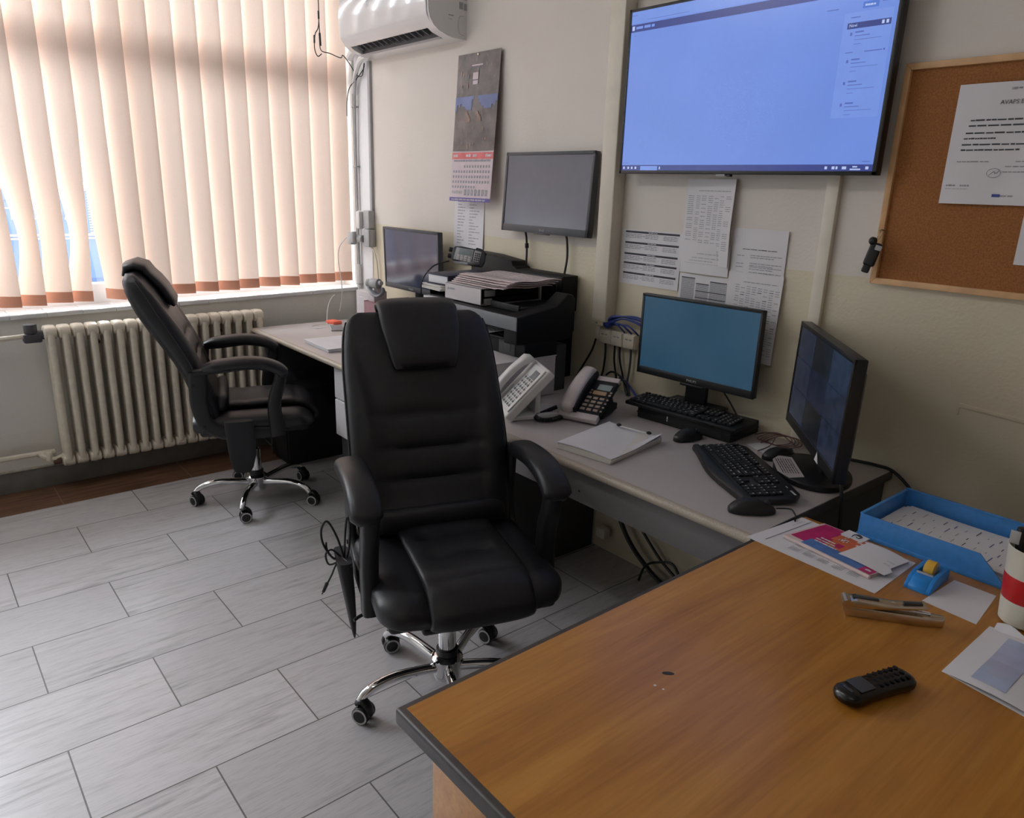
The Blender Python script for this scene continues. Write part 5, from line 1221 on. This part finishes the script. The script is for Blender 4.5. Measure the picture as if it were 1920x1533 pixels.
b = B(); prism(b, [(-.090, .019), (-.087, .032), (-.07, .037), (.0, .0345), (.055, .041), (.056, .038), (.0, .028), (-.05, .021)], -.0145, .0145, .0015, T=M(((1, 0, 0, 0), (0, 0, -1, 0), (0, 1, 0, 0), (0, 0, 0, 1)))); obj('lever', b, 'steel', st)
b = B(); prism(b, [(-.078, -.004), (-.03, -.002), (-.03, .004), (-.078, .005)], .034, .0368, T=M.Rotation(radians(1.3), 4, 'Y')); obj('slot', b, 'darkpanel', st)
b = B(); prism(b, [(.016, -.005), (.05, -.003), (.05, .005), (.016, .003)], .0345, .0398, T=M.Rotation(radians(-3), 4, 'Y')); obj('slot', b, 'darkpanel', st)
b = B(); cyl(b, (-.087, -.0155, .026), (-.087, .0155, .026), .0095, n=18); obj('hinge', b, 'steel', st)
b = B(); tube(b, [(.0, .004, .024), (.03, .004, .026), (.06, .003, .024), (.064, 0, .023), (.06, -.003, .024), (.03, -.004, .026), (.0, -.004, .024)], .0016); cyl(b, (.042, 0, .018), (.042, 0, .037), .0022, n=8); ball(b, (-.006, .003, .034), (.012, .006, .0008), n=6); obj('spring', b, 'chrome', st)
flat('note_paper', 'blank white note paper between the tape dispenser and the cup', [(3.690, -.732), (3.793, -.738), (3.778, -.584), (3.697, -.584)], lambda b, fn: None, ['paper'])
tr = thing('letter_tray', 'translucent blue letter tray at the back of the wood desk', 'tray', (3.462, -.543, ZW))
b = B(); w, d, h = .335, .252, .064
bb(b, 0, w, 0, d, 0, .004, .001); bb(b, 0, w, d-.003, d, .002, h, .001); bb(b, 0, .003, 0, d, .002, h-.004, .001); bb(b, -.003, w, -.003, .004, 0, .010, .001); bb(b, -.002, .006, 0, d, h-.006, h-.002, .001); bb(b, 0, w, d-.006, d+.002, h-.003, h+.001, .001)
prism(b, [(0, .002), (w-.022, .002), (w-.022, .012), (w-.075, h-.002), (0, h-.004)], -.0015, .0015, T=M(((1, 0, 0, 0), (0, 0, -1, 0), (0, 1, 0, 0), (0, 0, 0, 1))))
obj('shell', b, 'bluep', tr)
for i in range(3):
    fn = lambda u, v, i=i: (.30*u, .212*v, .001*sin(6*u+i)+.0012)
    b = B(); sheet(b, fn, 10, 6, .0006, 0)
    if i == 2:
        for k in range(11):
            u = .06+.082*k
            for r in range(4): mark(b, fn, u+.02*(r % 2), .15+.2*r, u+.02*(r % 2)+.007, .15+.2*r+random.uniform(.04, .16), random.choice((1, 2, 2, 3)), n=1)
    single('form_sheet', ('lowest', 'middle', 'top handwritten')[i]+' white form lying in the blue letter tray', 'paper', b, ['paper', 'ink', 'inkg', 'bluecab'], (3.472+.006*i, -.527+.003*i, ZW+.020+.0024*i), radians(-.6*i), 'forms in the blue letter tray')
b = B(); box(b, (.15, .105, .0075), (.295, .208, .014), .001); single('paper_stack', 'block of white paper filling the blue letter tray beneath the forms', 'papers', b, 'paper2', (3.474, -.526, ZW+.0045))
cup = thing('pen_cup', 'white cup with a broad red band at the right picture edge', 'cup', (3.846, -.662, ZW))
b = B(); lathe(b, [(.001, .004), (.036, .004), (.040, .008), (.0435, .055)], 40); lathe(b, [(.0465, .105), (.0505, .158), (.0515, .161), (.0495, .162), (.0475, .158), (.044, .10), (.040, .012), (.001, .010)], 40); obj('body', b, 'cream', cup)
b = B(); lathe(b, [(.0435, .055), (.0438, .056), (.0468, .104), (.0465, .105)], 40); obj('band', b, 'red', cup)
for i, (dx, dy, lx, ly, lb, m) in enumerate(((-.022, -.010, -.014, -.006, 'black marker with pale clip leaning in the red banded cup', 'plastic'), (.008, .012, .012, .010, 'rear black pen standing in the red banded cup', 'plastic2'), (.018, -.010, .016, -.012, 'right black pen standing in the red banded cup', 'plastic'))):
    b = B(); cyl(b, (0, 0, 0), (lx, ly, .182), .0085, n=14, bev=.002, mi=0)
    if i == 0: box(b, (lx-.006, ly-.010, .163), (.017, .003, .026), .001, mi=1)
    single('marker_pen', lb, 'pen', b, [m, 'lgrey'], (3.846+dx*.8, -.662+dy*.8, ZW+.0145))
b = B(); tube(b, [(.02*cos(2*pi*k/12), .016*sin(2*pi*k/12), .150+.012*sin(2*pi*k/12)) for k in range(12)], .004, closed=True); tube(b, [(-.02, 0, .15), (-.012, .005, .08), (0, .006, .02)], .004); single('key_ring', 'black loop sticking out of the red banded cup', 'loop', b, 'plastic', (3.838, -.650, ZW+.016))
fe = lambda u, v: (3.812+.205*u+.0*v, -.953+.228*v-.03*u, ZW+.0012+.010*sin(pi*min(1, max(0, u*1.1)))*(.6+.4*sin(3*v))+.006*max(0, .2-v)*u*5+.004*sin(9*v)*sin(5*u)*.6)
b = B(); sheet(b, fe, 16, 16, .0008, 0); fu = lambda u, v: V(fe(u, v))+V((0, 0, -.001))
sheet(b, lambda u, v: (fe(u, v)[0], fe(u, v)[1], ZW+.0012), 4, 4, .0006, 0)
for i in range(6): mark(b, fe, .20, .08+.135*i, .46, .08+.135*(i+1), 1, n=5)
fl = lambda u, v: (3.822+.16*u, -.737+.014*v-.02*u+.005*sin(14*u)*v, ZW+.005+.007*v*(1.2+.6*sin(11*u))); sheet(b, fl, 16, 3, .0006, 0)
single('envelope', 'crumpled white window envelope at the right front of the wood desk', 'envelope', b, ['paper', 'envwin'])
hp = thing('cordless_handset', 'black cordless telephone handset lying on the wood desk', 'handset', (3.766, -1.108, ZW-.0004), radians(73))
b = B(); rings = []
for i in range(21):
    t = i/20; x = -.078+.156*t; e = abs(2*t-1); k = 1-.55*max(0, e-.86)/.14
    rings.append(sring((x, 0, .013+.002*cos(pi*(t-.5))), (0, .0255*(1-.10*sin(pi*t))*k, 0), (0, 0, .0125*k), 2.7, 24))
loft(b, rings); obj('body', b, 'gblack', hp, ang=60)
b = B(); bb(b, -.050, -.018, -.017, .017, .0262, .0282, .001); obj('display', b, 'dgrey', hp)
b = B()
for r in range(6):
    for c_ in range(3): ball(b, (-.002+.012*r, -.013+.013*c_, .0275), (.0042, .005, .0009), n=5, mi=0)
obj('keypad', b, 'pblack', hp)
b = B(); bb(b, -.064, -.058, -.010, .010, .0255, .0272, .001); obj('earpiece', b, 'dgrey', hp)
# old plastered-over cable chase on the right of the wall
b = B(); prism(b, [(3.444, .953), (3.452, .953), (3.452, .976), (3.64, .968), (3.66, .978), (3.45, .988)], 0, .003, .0012, T=M(((1, 0, 0, 0), (0, 0, -1, 0), (0, 1, 0, 0), (0, 0, 0, 1)))); struct('trim_2', b, 'wall_tv')

# ================================================================ lights
for i, (x, y) in enumerate(((1.25, -2.5), (4.2, -2.4), (4.2, -4.2))):  # ceiling lights added out of view; the lit ones brighten the room
    lf = thing('added_ceiling_light', 'long white ceiling light added out of view', 'light', (x, y, ZC-.06), 0)
    lf['label'] = ('added lit tube light brightening the room from the ceiling near the window, outside the picture', 'added dim tube light brightening the desk side from the ceiling above the wood desk, outside the picture', 'unlit tube light on the ceiling behind the viewer, outside the picture')[i]
    b = B(); bb(b, -.62, .62, -.07, .07, .02, .06, .006); obj('housing', b, 'white', lf)
    b = B(); cyl(b, (-.6, 0, .0), (.6, 0, .0), .019, n=12); obj('tube', b, ('fill_lamp', 'fill_lamp_dim', 'lamp_off')[i], lf)
def area(name, loc, aim, sx, sy, power, col):
    L = bpy.data.lights.new(name, 'AREA'); L.shape = 'RECTANGLE'; L.size = sx; L.size_y = sy; L.energy = power; L.color = col
    o = bpy.data.objects.new(name, L); COL.objects.link(o); o.location = loc
    o.rotation_euler = (V(aim)-V(loc)).to_track_quat('-Z', 'Y').to_euler(); return o
area('daylight_sky', (-5.5, -2.0, 5.5), (0, -2.0, 1.8), 8, 4, 2600, (.88, .92, 1.))
W = bpy.data.worlds.new('World'); sc.world = W; W.use_nodes = True
nt = W.node_tree; bg = nt.nodes['Background']
tc = nt.nodes.new('ShaderNodeTexCoord'); nz = nt.nodes.new('ShaderNodeTexNoise'); nz.inputs['Scale'].default_value = 2.5; nz.inputs['Detail'].default_value = 5
nt.links.new(tc.outputs['Generated'], nz.inputs['Vector'])
cr = nt.nodes.new('ShaderNodeValToRGB'); cr.color_ramp.elements[0].color = (.80, .88, 1, 1); cr.color_ramp.elements[1].color = (1, 1, 1, 1); nt.links.new(nz.outputs['Fac'], cr.inputs['Fac']); nt.links.new(cr.outputs['Color'], bg.inputs['Color'])
bg.inputs['Strength'].default_value = WORLD

# ================================================================ camera
cam = bpy.data.cameras.new('camera'); co = bpy.data.objects.new('camera', cam); COL.objects.link(co)
yaw, pitch, roll = radians(49.73209752), radians(-16.64166802), radians(1.86273354)
fwd = V((-sin(yaw)*cos(pitch), cos(yaw)*cos(pitch), sin(pitch))); rt = fwd.cross(V((0, 0, 1))).normalized(); up = rt.cross(fwd)
r2_ = rt*cos(roll)+up*sin(roll); u2_ = up*cos(roll)-rt*sin(roll)
mw = M((r2_, u2_, -fwd)).transposed().to_4x4(); mw.translation = V((4.16324, -2.25, 1.525)); co.matrix_world = mw
cam.sensor_fit = 'HORIZONTAL'; cam.sensor_width = 36.; cam.lens = 36*1381.98/1920; cam.clip_start = .02; cam.clip_end = 200
sc.camera = co
sc.view_settings.view_transform = 'Standard'; sc.view_settings.look = 'None'; sc.view_settings.gamma = 1; sc.view_settings.use_curve_mapping = False
sc.view_settings.exposure = EXPO
